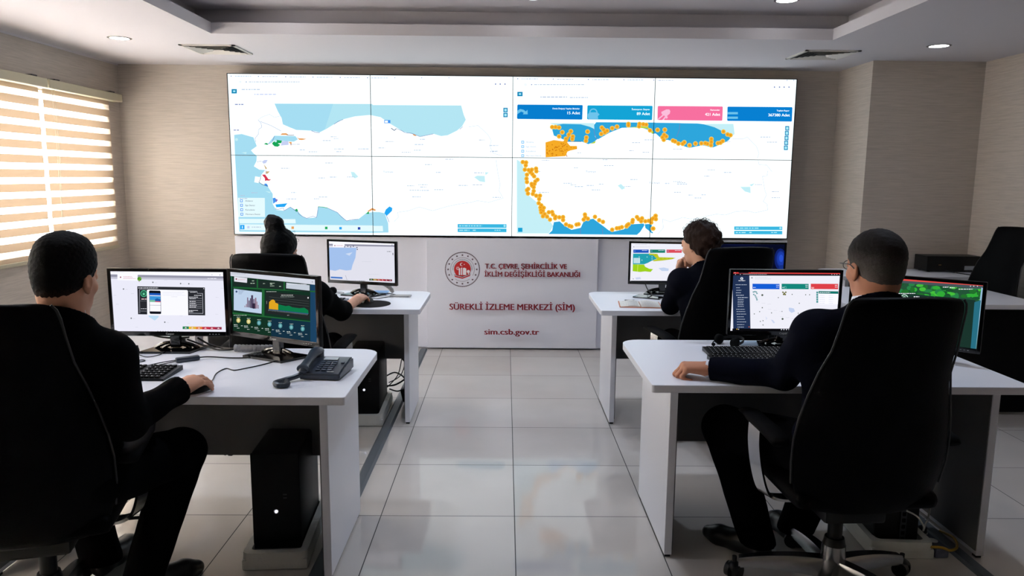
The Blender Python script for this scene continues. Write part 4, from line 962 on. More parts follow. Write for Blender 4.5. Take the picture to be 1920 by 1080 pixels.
def draw_d(p):
    full(p, emit(240, 240, 250)); use(p, 1180, 440, 5.4)
    p.greek(60, 124, 210, 4, g_lg); p.disc(46, 124, 5, g_tx, 6); p.greek(60, 100, 180, 4, g_lg)
    for x0, x1, c in ((40, 196, (30, 84, 190)), (210, 363, (30, 130, 110)), (377, 531, (222, 78, 92)), (545, 690, (110, 110, 190))): p.rect(x0, 151, x1, 184, emit(*c)); p.greek(x1 - 68, 160, x1 - 10, 5, emit(220, 230, 250)); p.greek(x0 + 8, 166, x0 + 24, 7, emit(120, 160, 230))
    p.P([(38, 192), (200, 192), (230, 200), (290, 240), (225, 265), (190, 285), (150, 300), (36, 300)], emit(36, 160, 176)); p.P([(200, 190), (285, 195), (300, 228), (430, 232), (470, 236), (430, 250), (340, 262), (250, 270), (235, 262), (280, 246), (240, 208), (200, 205)], emit(190, 200, 40)); p.P([(36, 300), (150, 303), (160, 325), (200, 345), (240, 350), (215, 378), (160, 372), (110, 378), (34, 370)], emit(160, 210, 30)); p.P([(84, 302), (90, 302), (86, 374), (80, 374)], emit(210, 230, 90))
    p.rect(44, 236, 108, 290, emit(206, 232, 240))
    for i in range(4): p.greek(50, 246 + i * 12, 100, 3, emit(120, 170, 190), i)
    for x, y in ((100, 225), (180, 226), (128, 258), (230, 246), (230, 225)): p.disc(x, y, 5, emit(200, 236, 240), 6)
    for x, y in ((250, 215), (265, 205), (320, 244), (360, 240), (400, 243), (440, 241)): p.disc(x, y, 4, emit(130, 150, 20), 6)
    p.P([(295, 340), (350, 332), (400, 345), (395, 368), (330, 368)], emit(196, 212, 240)); p.P([(510, 250), (545, 240), (565, 256), (530, 264)], emit(206, 220, 244)); p.P([(60, 435), (110, 430), (120, 450), (70, 455)], emit(206, 214, 240))
    p.P([(15, 466), (700, 468), (700, 495), (15, 490)], emit(20, 22, 30))
    for x in (28, 60, 98, 114, 130): p.disc(x, 476, 4, emit(220, 220, 230), 6)
    p.disc(40, 448, 5, g_tx, 6)
def draw_e(p):
    full(p, emit(240, 240, 250)); use(p, 1360, 400, 3.0)
    p.P([(30, 322), (700, 328), (700, 344), (30, 340)], emit(224, 62, 60)); p.P([(76, 325), (132, 325), (132, 338), (76, 338)], emit(50, 30, 40)); p.P([(30, 339), (700, 342), (700, 352), (30, 350)], emit(30, 24, 34)); p.greek(100, 343, 235, 2.5, emit(180, 180, 190)); p.greek(145, 333, 370, 2.5, emit(250, 170, 170)); p.disc(55, 332, 3, g_white, 6)
    for x in (58, 85, 600, 615, 628, 645): p.disc(x, 344, 2.5, emit(200, 200, 210), 6)
    p.P([(40, 350), (136, 350), (142, 650), (45, 650)], emit(34, 50, 84)); p.disc(93, 367, 8, emit(230, 236, 246), 12); p.rect(91, 362, 95, 372, emit(60, 80, 120)); p.greek(75, 379, 112, 3.4, g_white)
    for i, (x0, y, x1) in enumerate(((58, 402, 122), (62, 419, 84), (62, 433, 92), (60, 447, 88), (62, 461, 104), (70, 474, 128), (70, 485, 104), (70, 495, 104), (70, 504, 102), (70, 514, 104), (70, 524, 104), (62, 540, 110), (64, 553, 112), (64, 567, 118), (66, 582, 104), (66, 596, 110), (66, 611, 118), (66, 626, 108), (68, 640, 104))): p.greek(x0, y, x1, 3.2 if i in (4, 5) else 2.4, emit(206, 216, 236), i)
    p.disc(134, 639, 3, emit(240, 110, 60), 6); p.P([(40, 648), (700, 650), (700, 670), (40, 668)], emit(10, 10, 14))
    for i in range(6): p.disc(316 + i * 14, 654, 3.6, emit(220, 224, 236), 6)
    p.disc(66, 651, 3, emit(250, 200, 60), 6); p.disc(75, 652, 3, emit(220, 220, 220), 6)
    p.disc(150, 363, 4, g_tx, 6); p.greek(168, 360, 240, 2.5, g_lg); p.greek(168, 369, 256, 2.5, g_lg, 2)
    for x0, x1, c in ((153, 305, (20, 92, 214)), (317, 469, (20, 134, 122)), (481, 635, (222, 64, 72))): p.P([(x0, 396), (x1, 397), (x1, 427), (x0, 426)], emit(*c)); p.greek(x1 - 18, 405, x1 - 3, 3, g_white); p.greek(x1 - 18, 415, x1 - 3, 3, g_white, 3); p.greek(x0 + 4, 417, x0 + 18, 3, g_white)
    p.ring(336, 418, 9, 3, emit(90, 180, 170), 12); p.disc(492, 422, 7, emit(246, 160, 160), 8)
    p.P([(525, 437), (636, 439), (636, 453), (525, 451)], emit(20, 120, 110)); p.greek(530, 445, 590, 3, g_white); p.rect(525, 453, 636, 512, g_white)
    for i in range(5): p.greek(530, 462 + i * 11, 560, 2, g_lg, i); p.greek(582, 462 + i * 11, 606, 2, g_lg, i + 9)
    for i in range(5): p.rect(512, 440 + i * 13, 522, 451 + i * 13, emit(70, 150, 150))
    for x, y in ((158, 442), (166, 440), (174, 442), (178, 450), (160, 456), (168, 462), (172, 470), (176, 478), (178, 486)): p.rect(x - 4, y - 3, x + 4, y + 4, emit(110, 160, 166))
    for x, y in ((324, 444), (332, 450), (340, 444), (328, 456), (337, 457)): p.disc(x, y, 5, emit(110, 110, 50), 6)
    for x, y, r_ in ((208, 460, 6), (298, 474, 3), (376, 456, 3), (416, 506, 3), (208, 531, 3.5), (193, 553, 3), (260, 560, 3), (163, 566, 3), (319, 552, 3), (410, 562, 3), (322, 594, 6), (212, 604, 3), (197, 608, 3), (212, 628, 3), (452, 458, 3), (474, 458, 3), (360, 536, 3)): p.disc(x, y, r_, emit(84, 96, 84), 7)
    p.P([(358, 530), (385, 535), (392, 552), (372, 560), (358, 548)], emit(196, 210, 240)); p.P([(256, 598), (268, 600), (280, 616), (270, 618)], emit(206, 216, 242)); p.P([(226, 580), (236, 590), (230, 600)], emit(214, 222, 244))
    for i in range(12): p.greek(170 + (i * 67) % 300, 470 + (i * 41) % 170, 190 + (i * 67) % 300, 1.6, g_lg, i)
def draw_f(p):
    full(p, emit(36, 84, 56)); use(p, 1640, 400, 5.4)
    for i in range(60):
        q_ = random.Random(i); x = q_.uniform(150, 1100); y = 700 + (x - 200) * .045 + q_.uniform(0, 130); c = [(50, 170, 56), (34, 110, 44), (70, 190, 60), (26, 84, 46), (40, 130, 70)][i % 5]
        p.disc(x, y, q_.uniform(20, 52), emit(*c), 9, q_.uniform(14, 34))
    p.P([(80, 622), (1120, 705), (1120, 738), (80, 668)], emit(226, 74, 68)); p.P([(80, 668), (1120, 738), (1120, 770), (80, 690)], emit(70, 84, 90))
    for x in (970, 1003, 1040): p.disc(x, 738, 5, g_white, 6)
    for x0, x1, y in ((690, 745, 748), (758, 808, 754), (850, 995, 768)): p.greek(x0, y, x1, 7, g_white)
    p.P([(230, 800), (600, 840), (600, 1400), (230, 1300)], emit(26, 52, 44)); p.P([(612, 838), (1020, 880), (1000, 1500), (612, 1400)], emit(26, 52, 44)); p.greek(240, 812, 410, 6, g_white); p.greek(395, 845, 450, 9, g_white)
    p.ring(300, 860, 40, 9, emit(190, 230, 210), 16); p.ring(300, 862, 22, 7, emit(190, 230, 210), 12)
    p.P([(1080, 750), (1100, 760), (1010, 1500), (985, 1500)], emit(150, 190, 214)); p.P([(1010, 900), (1075, 880), (1010, 1500), (960, 1500)], emit(40, 110, 130)); p.P([(-2000, 1360), (1200, 1420), (1200, 1600), (-2000, 1600)], emit(200, 206, 220))
def draw_g(p):
    full(p, emit(8, 12, 36)); use(p, 1180, 440, 5.4)
    for x, y, rx, ry, c in ((1530, 250, 60, 110, (16, 34, 110)), (1535, 245, 45, 80, (24, 52, 150)), (1538, 240, 28, 52, (34, 72, 190)), (1545, 330, 30, 22, (22, 48, 130)), (1537, 244, 36, 66, (28, 60, 168)), (1538, 240, 20, 38, (40, 80, 205)), (1150, 90, 190, 26, (10, 16, 50))): p.disc(x, y, rx, emit(*c), 16, ry)
monitor('black monitor showing a phone picture in a dark box, at the nearest left desk', -1.4475, 3.17, 0, .508, .294, .8165, draw_a, base_dx=.012)
monitor('black monitor with green chart dashboard beside the black telephone', -.966, 3.055, -27.5, .498, .29, .823, draw_b)
monitor('black monitor with pale blue sea map at the desk of the woman with the bun', -.915, 4.72, -16.7, .487, .282, .822, draw_c, brand=False)
monitor('black monitor with lime and teal map beside the woman leaning on her hand', 1.04, 4.865, -6, .45, .285, .8135, draw_d, brand=False)
monitor('black monitor with dark blue menu column at the nearest right desk', 1.274, 3.33, 0, .512, .303, .804, draw_e)
monitor('black monitor with green forest page behind the man with glasses', 1.738, 3.108, -38, .515, .296, .812, draw_f)
monitor('black monitor with dark blue empty screen below the right end of the video wall', 1.628, 4.90, 0, .47, .283, .814, draw_g, brand=False)

# ================================================================== THINGS ON THE DESKS
def keyboard(label, x, y, a, w=.44, d=.15, z=.75, silver=False):
    t = thing('keyboard', label, 'keyboard', (x, y, z), R(a), 'black keyboards')
    bm = NB(); v = []
    prism(bm, [(-d / 2, 0), (d / 2, 0), (d / 2, .018), (-d / 2, .009)], -w / 2, w / 2, M=Matrix(((0, 0, 1, 0), (1, 0, 0, 0), (0, 1, 0, 0), (0, 0, 0, 1))))
    bmesh.ops.recalc_face_normals(bm, faces=bm.faces)
    obj('case', bm, mat('keyboard_edge', (120, 122, 128), .4) if silver else M_BLACKP, t)
    bm = NB(); bn = NB(); tl = math.atan2(.009, d)
    for r in range(6):
        yy = -d / 2 + .018 + r * (d - .036) / 5; zz = .009 + (yy + d / 2) / d * .009 + .0025
        x_ = -w / 2 + .016
        while x_ < w / 2 - .022:
            kw = .0155; gap = .0195
            if r == 0 and -w * .22 < x_ < w * .02: kw = .11; gap = .114
            if not (w * .18 < x_ < w * .205):
                Mk = Matrix.Translation((x_ + kw / 2, yy, zz)) @ Matrix.Rotation(tl, 4, 'X')
                q_ = bn if x_ > w * .19 else bm; box(q_, (0, 0, 0), (kw, .0155, .006), 0, Mk, 0)
                if kw < .02: box(q_, (-.003, .002, .0031), (.004, .0035, .0003), 0, Mk, 1)
            x_ += gap
    obj('keys', bm, [M_KEY, M_KEYT], t); obj('number_pad', bn, [M_KEY, M_KEYT], t)
    return t
keyboard('black keyboard beside the hand of the man at the nearest left desk', -1.475, 2.775, 0, w=.42, d=.17)
keyboard('black keyboard with pale edge before the woman with the bun', -1.18, 4.43, -4, w=.44, d=.17, silver=True)
keyboard('black keyboard nearer the man with glasses, in front of the other keyboard', 1.085, 3.02, 0)
keyboard('black keyboard farther from the man with glasses, below the monitor', 1.10, 3.185, 0, w=.43, d=.13)

def mouse(label, x, y, a, z=.75):
    t = thing('computer_mouse', label, 'mouse', (x, y, z), R(a), 'black computer mice')
    bm = NB(); ellip(bm, (0, 0, .0), (.031, .056, .034), seg=20)
    for v in bm.verts:
        if v.co.z < 0: v.co.z = 0
        v.co.z *= 1 - .25 * (v.co.y > 0) * min(1, v.co.y / .056)
    obj('shell', bm, M_BLACKP, t, smooth=True)
    bm = NB(); cyl(bm, (-.004, .03, .027), (.004, .03, .027), .008, n=14); obj('scroll_wheel', bm, M_GLOSS, t, smooth=True)
mouse('black mouse under the hand of the man at the nearest left desk', -1.085, 2.575, -18)
mouse('black mouse under the hand of the woman with the bun', -.832, 4.46, -8, .7525)
bm = NB(); bmesh.ops.create_cone(bm, cap_ends=True, segments=40, radius1=.115, radius2=.115, depth=.0022, matrix=Matrix.Translation((-.80, 4.40, .7513)) @ Matrix.Diagonal((1, 1.1, 1, 1)))
tag(obj('mouse_pad', bm, M_MATTE), 'round black mouse pad under the hand of the woman with the bun', 'mouse pad')

def cable(name, label, pts, r=.0022, m=None, group=None, k=6):
    bm = NB(); tube(bm, pts, r, 7, k=k)
    return tag(obj(name, bm, m or M_BLACKP, smooth=True), label, 'cable', group)
z7 = .7525
# telephone ---------------------------------------------------------
t = thing('desk_telephone', 'slate black push button telephone on the nearest left desk', 'telephone', (-.70, 2.805, .75), R(-5)); t.scale = (.88, .88, .88)
bm = NB()
prof = [(-.105, .004), (.105, .004), (.105, .055), (.07, .06), (-.06, .038), (-.105, .028)]
prism(bm, prof, -.075, .105, M=Matrix(((0, 0, 1, 0), (1, 0, 0, 0), (0, 1, 0, 0), (0, 0, 0, 1)))); bmesh.ops.recalc_face_normals(bm, faces=bm.faces)
bmesh.ops.bevel(bm, geom=list(bm.edges), offset=.006, segments=2, affect='EDGES'); obj('phone_body', bm, M_PHONE, t, smooth=True)
sl = math.atan2(.022, .13)
def onslope(x, y): return Matrix.Translation((x, y, .0385 + (y + .06) * .022 / .13 + .0008)) @ Matrix.Rotation(sl, 4, 'X')
bm = NB()
for r_ in range(5):
    for c_ in range(3): box(bm, (0, 0, .002), (.019, .0105, .006), .0012, onslope(.0 + c_ * .026, -.072 + r_ * .0205))
    if r_ == 4: box(bm, (0, 0, .001), (.016, .0105, .005), .001, onslope(.085, -.072 + r_ * .0205))
obj('keypad', bm, M_PHKEY, t)
bm = NB(); box(bm, (0, 0, .001), (.062, .030, .004), .001, onslope(.022, .048)); obj('display', bm, M_LCD, t)
bm = NB(); box(bm, (0, 0, .0015), (.03, .004, .001), 0, onslope(.06, -.088)); obj('lettering', bm, M_KEYT, t)
bm = NB()
hp = spline([(-.052, -.112, .050), (-.053, -.075, .060), (-.055, 0, .074), (-.055, .06, .084), (-.052, .105, .080)], 5)
loft_tube(bm, hp, [.026, .027, .026, .023, .021, .020, .019, .019, .019, .019, .020, .021, .022, .023, .025, .026, .027, .027, .027, .026, .024][:len(hp)], 14, flat=.72, up=(1, 0, 0))
cyl(bm, (-.053, -.095, .035), (-.053, -.088, .06), .026, .024, 16); cyl(bm, (-.052, .085, .045), (-.052, .088, .08), .027, .026, 16)
obj('handset', bm, M_PHONE, t, smooth=True)
bm = NB(); base = spline([(-.06, -.10, .026), (-.085, -.125, .018), (-.115, -.16, .014), (-.135, -.205, .013), (-.105, -.235, .012), (-.078, -.22, .013), (-.09, -.195, .02)], 10)
co = []
for i in range(len(base) - 1):
    for j in range(7):
        p = base[i].lerp(base[i + 1], j / 7); d = (base[i + 1] - base[i]).normalized(); u = d.cross(Vector((0, 0, 1))).normalized(); v = u.cross(d)
        a = (i * 7 + j) * 2 * math.pi / 8; co.append(p + u * .0085 * math.cos(a) + v * .0085 * math.sin(a))
loft_tube(bm, co, .0033, 6); obj('coiled_cord', bm, M_PHONE, t, smooth=True)

# flexible grey cable sleeve (linked segments)
def sleeve(name, label, pts, r=.016):
    P = spline(pts, 12); bm = NB()
    L = [0]
    for a, b in zip(P, P[1:]): L.append(L[-1] + (b - a).length)
    s = .008
    while s < L[-1]:
        i = max(k for k in range(len(L)) if L[k] <= s); i = min(i, len(P) - 2); f = (s - L[i]) / max(L[i + 1] - L[i], 1e-6); p = P[i].lerp(P[i + 1], f); d = (P[i + 1] - P[i]).normalized()
        cyl(bm, p - d * .0075, p + d * .0055, r, r * .86, 14); s += .0165
    loft_tube(bm, P, r * .7, 8)
    return tag(obj(name, bm, M_CHAIN, smooth=True), label, 'cable sleeve', 'grey jointed cable sleeves')
sleeve('cable_sleeve', 'grey jointed cable sleeve lying behind the stand of the dashboard monitor', [(-1.17, 3.165, .767), (-1.08, 3.16, .767), (-.97, 3.17, .767)])
sl2 = sleeve('cable_sleeve', 'grey jointed cable sleeve arching from the pale blue map monitor to the desk', [(-.86, 4.79, .83), (-.80, 4.77, .826), (-.745, 4.745, .80), (-.72, 4.73, .77)], .014)
bm = NB(); bb(bm, -.735, -.60, 4.66, 4.73, .7505, .757, .002); obj('foot_plate', bm, M_CHAIN, sl2)
# cables on the near left desk
gA = 'black cables on the nearest left desk'
ad = thing('inline_adapter', 'slim black inline adapter on its cable, left of the telephone', 'adapter', (-1.302, 2.992, .75), R(36))
bm = NB(); bb(bm, -.046, .046, -.014, .014, .001, .02, .005); obj('adapter_body', bm, M_PHONE, ad, smooth=True)
bm = NB(); tube(bm, [(.045, 0, .010), (.09, .0, .006), (.16, -.06, .004), (.23, -.10, .004), (.28, -.09, .005)], .0028, 7); tube(bm, [(-.045, .005, .010), (-.10, .012, .006), (-.17, -.005, .004), (-.24, .0, .003)], .0022, 7); tube(bm, [(-.045, -.004, .008), (-.11, -.012, .004), (-.18, -.01, .003), (-.24, .002, .006)], .0022, 7); obj('adapter_cable', bm, M_BLACKP, ad, smooth=True)
cable('mouse_cable', 'thin black mouse cable curling over the nearest left desk', [(-1.068, 2.632, .765), (-1.085, 2.70, .756), (-1.11, 2.80, z7), (-1.10, 2.87, z7), (-1.06, 2.845, z7), (-1.03, 2.87, z7), (-.98, 2.93, z7), (-.93, 3.02, z7)], .0022, None, gA)
cable('power_cable', 'thick black cable running from the phone picture monitor to the grey sleeve', [(-1.35, 3.215, .80), (-1.31, 3.215, .775), (-1.25, 3.205, .758), (-1.19, 3.17, .762), (-1.165, 3.165, .766)], .0042, None, gA)
cable('power_cable', 'black cable lying along the foot of the phone picture monitor', [(-1.40, 3.225, .79), (-1.33, 3.22, .765), (-1.26, 3.18, .757), (-1.20, 3.155, .76), (-1.16, 3.162, .764)], .0042, None, gA)
cable('display_cable', 'black plug and cable hanging behind the phone picture monitor', [(-1.60, 3.215, .83), (-1.56, 3.215, .813), (-1.50, 3.215, .80), (-1.44, 3.22, .797), (-1.39, 3.222, .80)], .004, None, gA)
cable('loose_cable', 'small black cable loop by the keyboard of the nearest left desk', [(-1.53, 2.98, z7), (-1.49, 3.0, z7), (-1.475, 2.985, z7), (-1.49, 2.965, z7), (-1.53, 2.955, z7)], .002, None, gA)

def headset(label, x, y, a, z=.75, s=1.0, mesh_mic=True):
    t = thing('headset', label, 'headset', (x, y, z), R(a), 'black headsets lying on desks')
    bm = NB(); P = []
    for k in range(13):
        th = math.pi * k / 12; P.append((.075 * s * math.cos(th), .095 * s * math.sin(th), .024 * s + .012 * math.sin(th)))
    ribbon(bm, P, .014 * s, .004, (0, 0, 1)); obj('headband', bm, M_BLACKP, t)
    for sg in (-1, 1):
        bm = NB(); cyl(bm, (sg * .056 * s, -.01, .03 * s), (sg * .074 * s, -.01, .031 * s), .03 * s, .027 * s, 20); ellip(bm, (sg * .052 * s, -.01, .03 * s), (.012 * s, .029 * s, .029 * s), seg=16); obj('ear_cup', bm, M_MATTE, t, smooth=True)
    bm = NB(); tube(bm, [(-.07 * s, -.02, .02), (-.06 * s, -.06 * s, .012), (-.03 * s, -.09 * s, .010)], .0025, 7); ellip(bm, (-.025 * s, -.092 * s, .011), (.011, .008, .008), seg=10); obj('microphone', bm, M_MATTE, t, smooth=True)
    bm = NB(); tube(bm, [(.07 * s, -.03, .012), (.09, -.06, .004), (.14, -.03, .003), (.15, .03, .003), (.11, .05, .003), (.06, .02, .004), (.02, -.02, .004)], .0018, 6); obj('cord', bm, M_BLACKP, t, smooth=True)
    return t
headset('black headset behind the left shoulder monitor, on the nearest left desk', -1.60, 3.06, 25, s=.8)
headset('black headset with microphone lying left of the pale blue map monitor', -1.135, 4.70, 70, s=.85)
headset('black headset with looped cord by the farther keyboard of the man with glasses', 1.03, 3.345, -60, s=.8)
# back left desk: folded blue leaflet, mouse cable
bm = NB(); bb(bm, -.085, .085, -.055, .055, 0, .0012); lf = tag(obj('blue_leaflet', bm, M_BLUEC, loc=(-.845, 4.80, .7612)), 'small blue leaflet on the foot of the pale blue map monitor', 'leaflet')
cable('mouse_cable', 'thin black mouse cable running to the right of the pale blue map monitor', [(-.83, 4.52, .766), (-.80, 4.58, .7535), (-.74, 4.66, z7), (-.70, 4.74, z7), (-.78, 4.82, z7)], .0022)
# back right desk: notebook, pen, papers, phone lead
t = thing('open_notebook', 'open notebook with orange cover on the desk of the woman leaning on her hand', 'notebook', (.815, 4.43, .75), R(-6))
bm = NB(); bb(bm, -.125, .125, -.10, .115, .0005, .004, .001); obj('cover', bm, M_ORANGE, t)
bm = NB()
for s in (-1, 1):
    pg = [[bm.verts.new((s * (.002 + .117 * k / 8), y, .0045 + .012 * math.sin(math.pi * min(1, (k + .6) / 8)) * (1 - k / 12))) for k in range(9)] for y in (-.095, .11)]
    for k in range(8): bm.faces.new((pg[0][k], pg[0][k + 1], pg[1][k + 1], pg[1][k]) if s > 0 else (pg[0][k + 1], pg[0][k], pg[1][k], pg[1][k + 1]))
    e0 = [bm.verts.new((v.co.x, v.co.y, .004)) for v in pg[0]]
    for k in range(8): bm.faces.new((e0[k], e0[k + 1], pg[0][k + 1], pg[0][k]))
obj('pages', bm, M_PAPER, t, smooth='all')
bm = NB()
for s in (-1, 1):
    for k in range(9):
        yy = -.085 + k * .02; L = .06 + .03 * ((k * 7) % 3) / 2
        for i in range(6):
            x0 = s * .012 + (i * L / 6 if s > 0 else -L + i * L / 6); zz = lambda x: .0052 + .012 * math.sin(math.pi * min(1, (abs(x) / .117 * 8 + .6) / 8)) * (1 - abs(x) / .117 * 8 / 12)
            x1 = x0 + L / 8; bm.faces.new([bm.verts.new(p) for p in ((x0, yy, zz(x0)), (x1, yy, zz(x1)), (x1, yy + .004, zz(x1)), (x0, yy + .004, zz(x0)))])
obj('handwriting', bm, mat('pencil_grey', (150, 150, 160), .7), t)
bm = NB(); cyl(bm, (-.03, 0, 0), (.03, 0, 0), .004, n=10); tag(obj('pen', bm, M_BLACKP, loc=(.775, 4.565, .757)), 'short dark pen at the far edge of the open notebook', 'pen')
bm = NB(); bb(bm, -.10, .10, -.07, .07, 0, .0012); o = tag(obj('loose_paper', bm, M_PAPER, loc=(.985, 4.41, .7505)), 'loose white paper under the elbow of the woman leaning on her hand', 'paper'); o.rotation_euler.z = R(-12)
bm = NB(); bb(bm, -.055, .055, -.09, .09, 0, .008, .003); o = tag(obj('smartphone', bm, M_GLOSS, loc=(.925, 4.72, .7502)), 'dark flat phone lying before the lime and teal map monitor', 'smartphone'); o.rotation_euler.z = R(60)
cable('charging_cable', 'short dark cable rising to the lime and teal map monitor', [(.945, 4.745, .759), (.955, 4.78, .765), (.935, 4.83, .79), (.925, 4.868, .83)], .0035)
bm = NB(); bb(bm, -.07, .07, -.05, .05, 0, .001); tag(obj('blue_leaflet', bm, mat('pale_blue_paper', (176, 200, 224), .6), loc=(1.16, 3.40, .7505)), 'pale blue leaflet beside the headset of the man with glasses', 'leaflet')
# recorder on the far right desk
t = thing('video_recorder', 'wide flat black recorder box with pale label against the wall pier', 'recorder', (3.515, 5.765, .80), 0)
bm = NB(); bb(bm, -.215, .215, 0, .18, .008, .125, .004); obj('case', bm, M_BLACKP, t)
bm = NB(); bb(bm, .085, .20, -.0015, .0, .018, .050); obj('label', bm, mat('pale_label', (150, 160, 172), .5), t)
bm = NB(); bb(bm, .17, .195, -.0022, -.0015, .041, .044); obj('label_print', bm, M_BLACKP, t)
bm = NB(); bb(bm, -.12, -.10, -.001, 0, .055, .059); obj('status_mark', bm, mat('gold_mark', (170, 130, 60), .4), t)
for x in (-.18, .18):
    for y in (.03, .15):
        bm = NB(); cyl(bm, (x, y, 0), (x, y, .008), .012, n=12); obj('foot', bm, M_BLACKP, t)
cable('recorder_cable', 'black cable lying in front of the recorder box', [(3.45, 5.757, .815), (3.47, 5.735, .81), (3.50, 5.70, .805), (3.53, 5.62, .803), (3.55, 5.54, .803)], .004)

# ================================================================== UNDER THE DESKS
def tray(label, x, y, a, w, d, h=.07):
    t = thing('styrofoam_tray', label, 'packing tray', (x, y, 0), R(a), 'white styrofoam trays under computers')
    bm = NB(); bb(bm, -w / 2, w / 2, 0, d, 0, h * .62, .008)
    o_ = rrect(-w / 2, w / 2, 0, d, .03); i_ = rrect(-w / 2 + .03, w / 2 - .03, .03, d - .03, .02)
    bm2 = bm
    n = len(o_)
    for (za, zb) in ((h * .5, h),):
        A = [bm2.verts.new((p[0], p[1], za)) for p in o_]; B = [bm2.verts.new((p[0] * .985, (p[1] - d / 2) * .985 + d / 2, zb)) for p in o_]
        Cc = [bm2.verts.new((p[0], p[1], zb)) for p in i_]; Dd = [bm2.verts.new((p[0], p[1], za)) for p in i_]
        for k in range(n):
            j = (k + 1) % n
            bm2.faces.new((A[k], A[j], B[j], B[k])); bm2.faces.new((B[k], B[j], Cc[j], Cc[k])); bm2.faces.new((Cc[k], Cc[j], Dd[j], Dd[k]))
    obj('foam', bm, M_FOAM, t, smooth=True); return t
def tower(label, x, y, z, a, w=.18, d=.42, h=.40, rear=False):
    t = thing('computer_tower', label, 'computer', (x, y, z), R(a), 'black computer towers under the desks')
    bm = NB(); bb(bm, -w / 2, w / 2, .012, d, .0, h, .012); obj('case', bm, mat('tower_steel', (18, 16, 16), .5, spec=.3), t, smooth=True)
    if not rear:
        bm = NB(); bb(bm, -w / 2 - .001, w / 2 + .001, 0, .016, .004, h - .002, .006); obj('front_panel', bm, mat('satin_black', (7, 7, 7), .45, spec=.2), t, smooth=True)
        bm = NB(); cyl(bm, (.0, -.002, h * .40), (0, .001, h * .40), .010, n=20); obj('power_button', bm, M_CHROME, t, smooth=True)
        bm = NB(); cyl(bm, (.0, -.0035, h * .40), (0, -.001, h * .40), .0062, n=16); obj('power_light', bm, M_LED, t)
        for k in (0, 1):
            bm = NB(); bb(bm, .028, .042, -.001, .001, h * .53 + k * .014, h * .53 + .005 + k * .014); obj('port', bm, M_STEEL, t)
    else:
        bm = NB(); bb(bm, .008, .032, -.0, .013, .006, .15)
        obj('expansion_strip', bm, M_STEEL, t)
        for k in range(5):
            bm = NB(); bb(bm, .013, .027, -.0015, .001, .014 + k * .027, .03 + k * .027); obj('port', bm, M_MATTE, t)
        bm = NB(); cyl(bm, (-.03, .004, h - .1), (-.03, .014, h - .1), .045, n=24); obj('fan_grille', bm, M_STEEL, t, smooth=True)
    return t
tray('white styrofoam tray under the computer tower at the nearest left desk', -.882, 2.69, 4, .25, .50)
tower('black computer tower with lit button under the nearest left desk', -.892, 2.77, .0435, 4, .185, .40, .40)
tray('white styrofoam tray under the computer tower by the woman with the bun', -.862, 4.36, 2, .25, .53)
tower('black computer tower with lit button under the desk of the woman with the bun', -.865, 4.455, .0435, 2, .185, .40, .40)
tray('white styrofoam tray under the computer tower of the man with glasses', 1.612, 2.795, -3, .25, .45)
tower('black computer tower turned back to front under the desk of the man with glasses', 1.605, 2.835, .0435, -3, .18, .38, .38, rear=True)
# cables beside the towers
gB = 'black cables hanging behind the computer tower of the woman with the bun'
cable('tower_cable', 'black cable arching behind the tower of the woman with the bun', [(-.80, 4.87, .36), (-.72, 4.87, .33), (-.655, 4.88, .25), (-.66, 4.88, .17), (-.73, 4.87, .12), (-.79, 4.87, .11)], .006, None, gB)
cable('tower_cable', 'thin grey cable loop standing between the tower and leg of the back left desk', [(-.79, 4.87, .10), (-.72, 4.89, .18), (-.69, 4.90, .30), (-.665, 4.90, .345), (-.662, 4.90, .30), (-.70, 4.89, .18), (-.78, 4.88, .13)], .0035, M_STEEL, gB)
cable('tower_cable', 'coiled black cable loop low behind the tower of the woman with the bun', [(-.80, 4.90, .17), (-.74, 4.90, .195), (-.68, 4.90, .16), (-.67, 4.90, .10), (-.72, 4.90, .065), (-.78, 4.90, .08)], .005, None, gB)
bm = NB(); box(bm, (0, 0, .05), (.045, .10, .09), .008, Matrix.Rotation(R(-12), 4, 'Y')); tag(obj('power_adapter', bm, M_BLACKP, loc=(-.655, 4.86, .012)), 'black power adapter on the cable cover behind the back left desk leg', 'adapter')
gC = 'cables behind the nearest left computer tower'
cable('tower_cable', 'black cable curving down behind the nearest left tower', [(-.80, 3.16, .42), (-.755, 3.20, .36), (-.74, 3.20, .25), (-.755, 3.18, .16), (-.80, 3.16, .13)], .004, None, gC)
cable('tower_cable', 'black cable running beside the nearest left tower', [(-.79, 3.14, .30), (-.73, 3.12, .26), (-.71, 3.08, .18), (-.735, 3.0, .09), (-.74, 2.92, .02)], .004, None, gC)
cable('network_cable', 'grey coiled cable on the floor by the nearest left tower', [(-.735, 2.98, .016), (-.715, 2.95, .03), (-.73, 2.90, .018), (-.715, 2.86, .024), (-.73, 2.93, .032), (-.718, 2.98, .02)], .007, M_DUCT, gC)
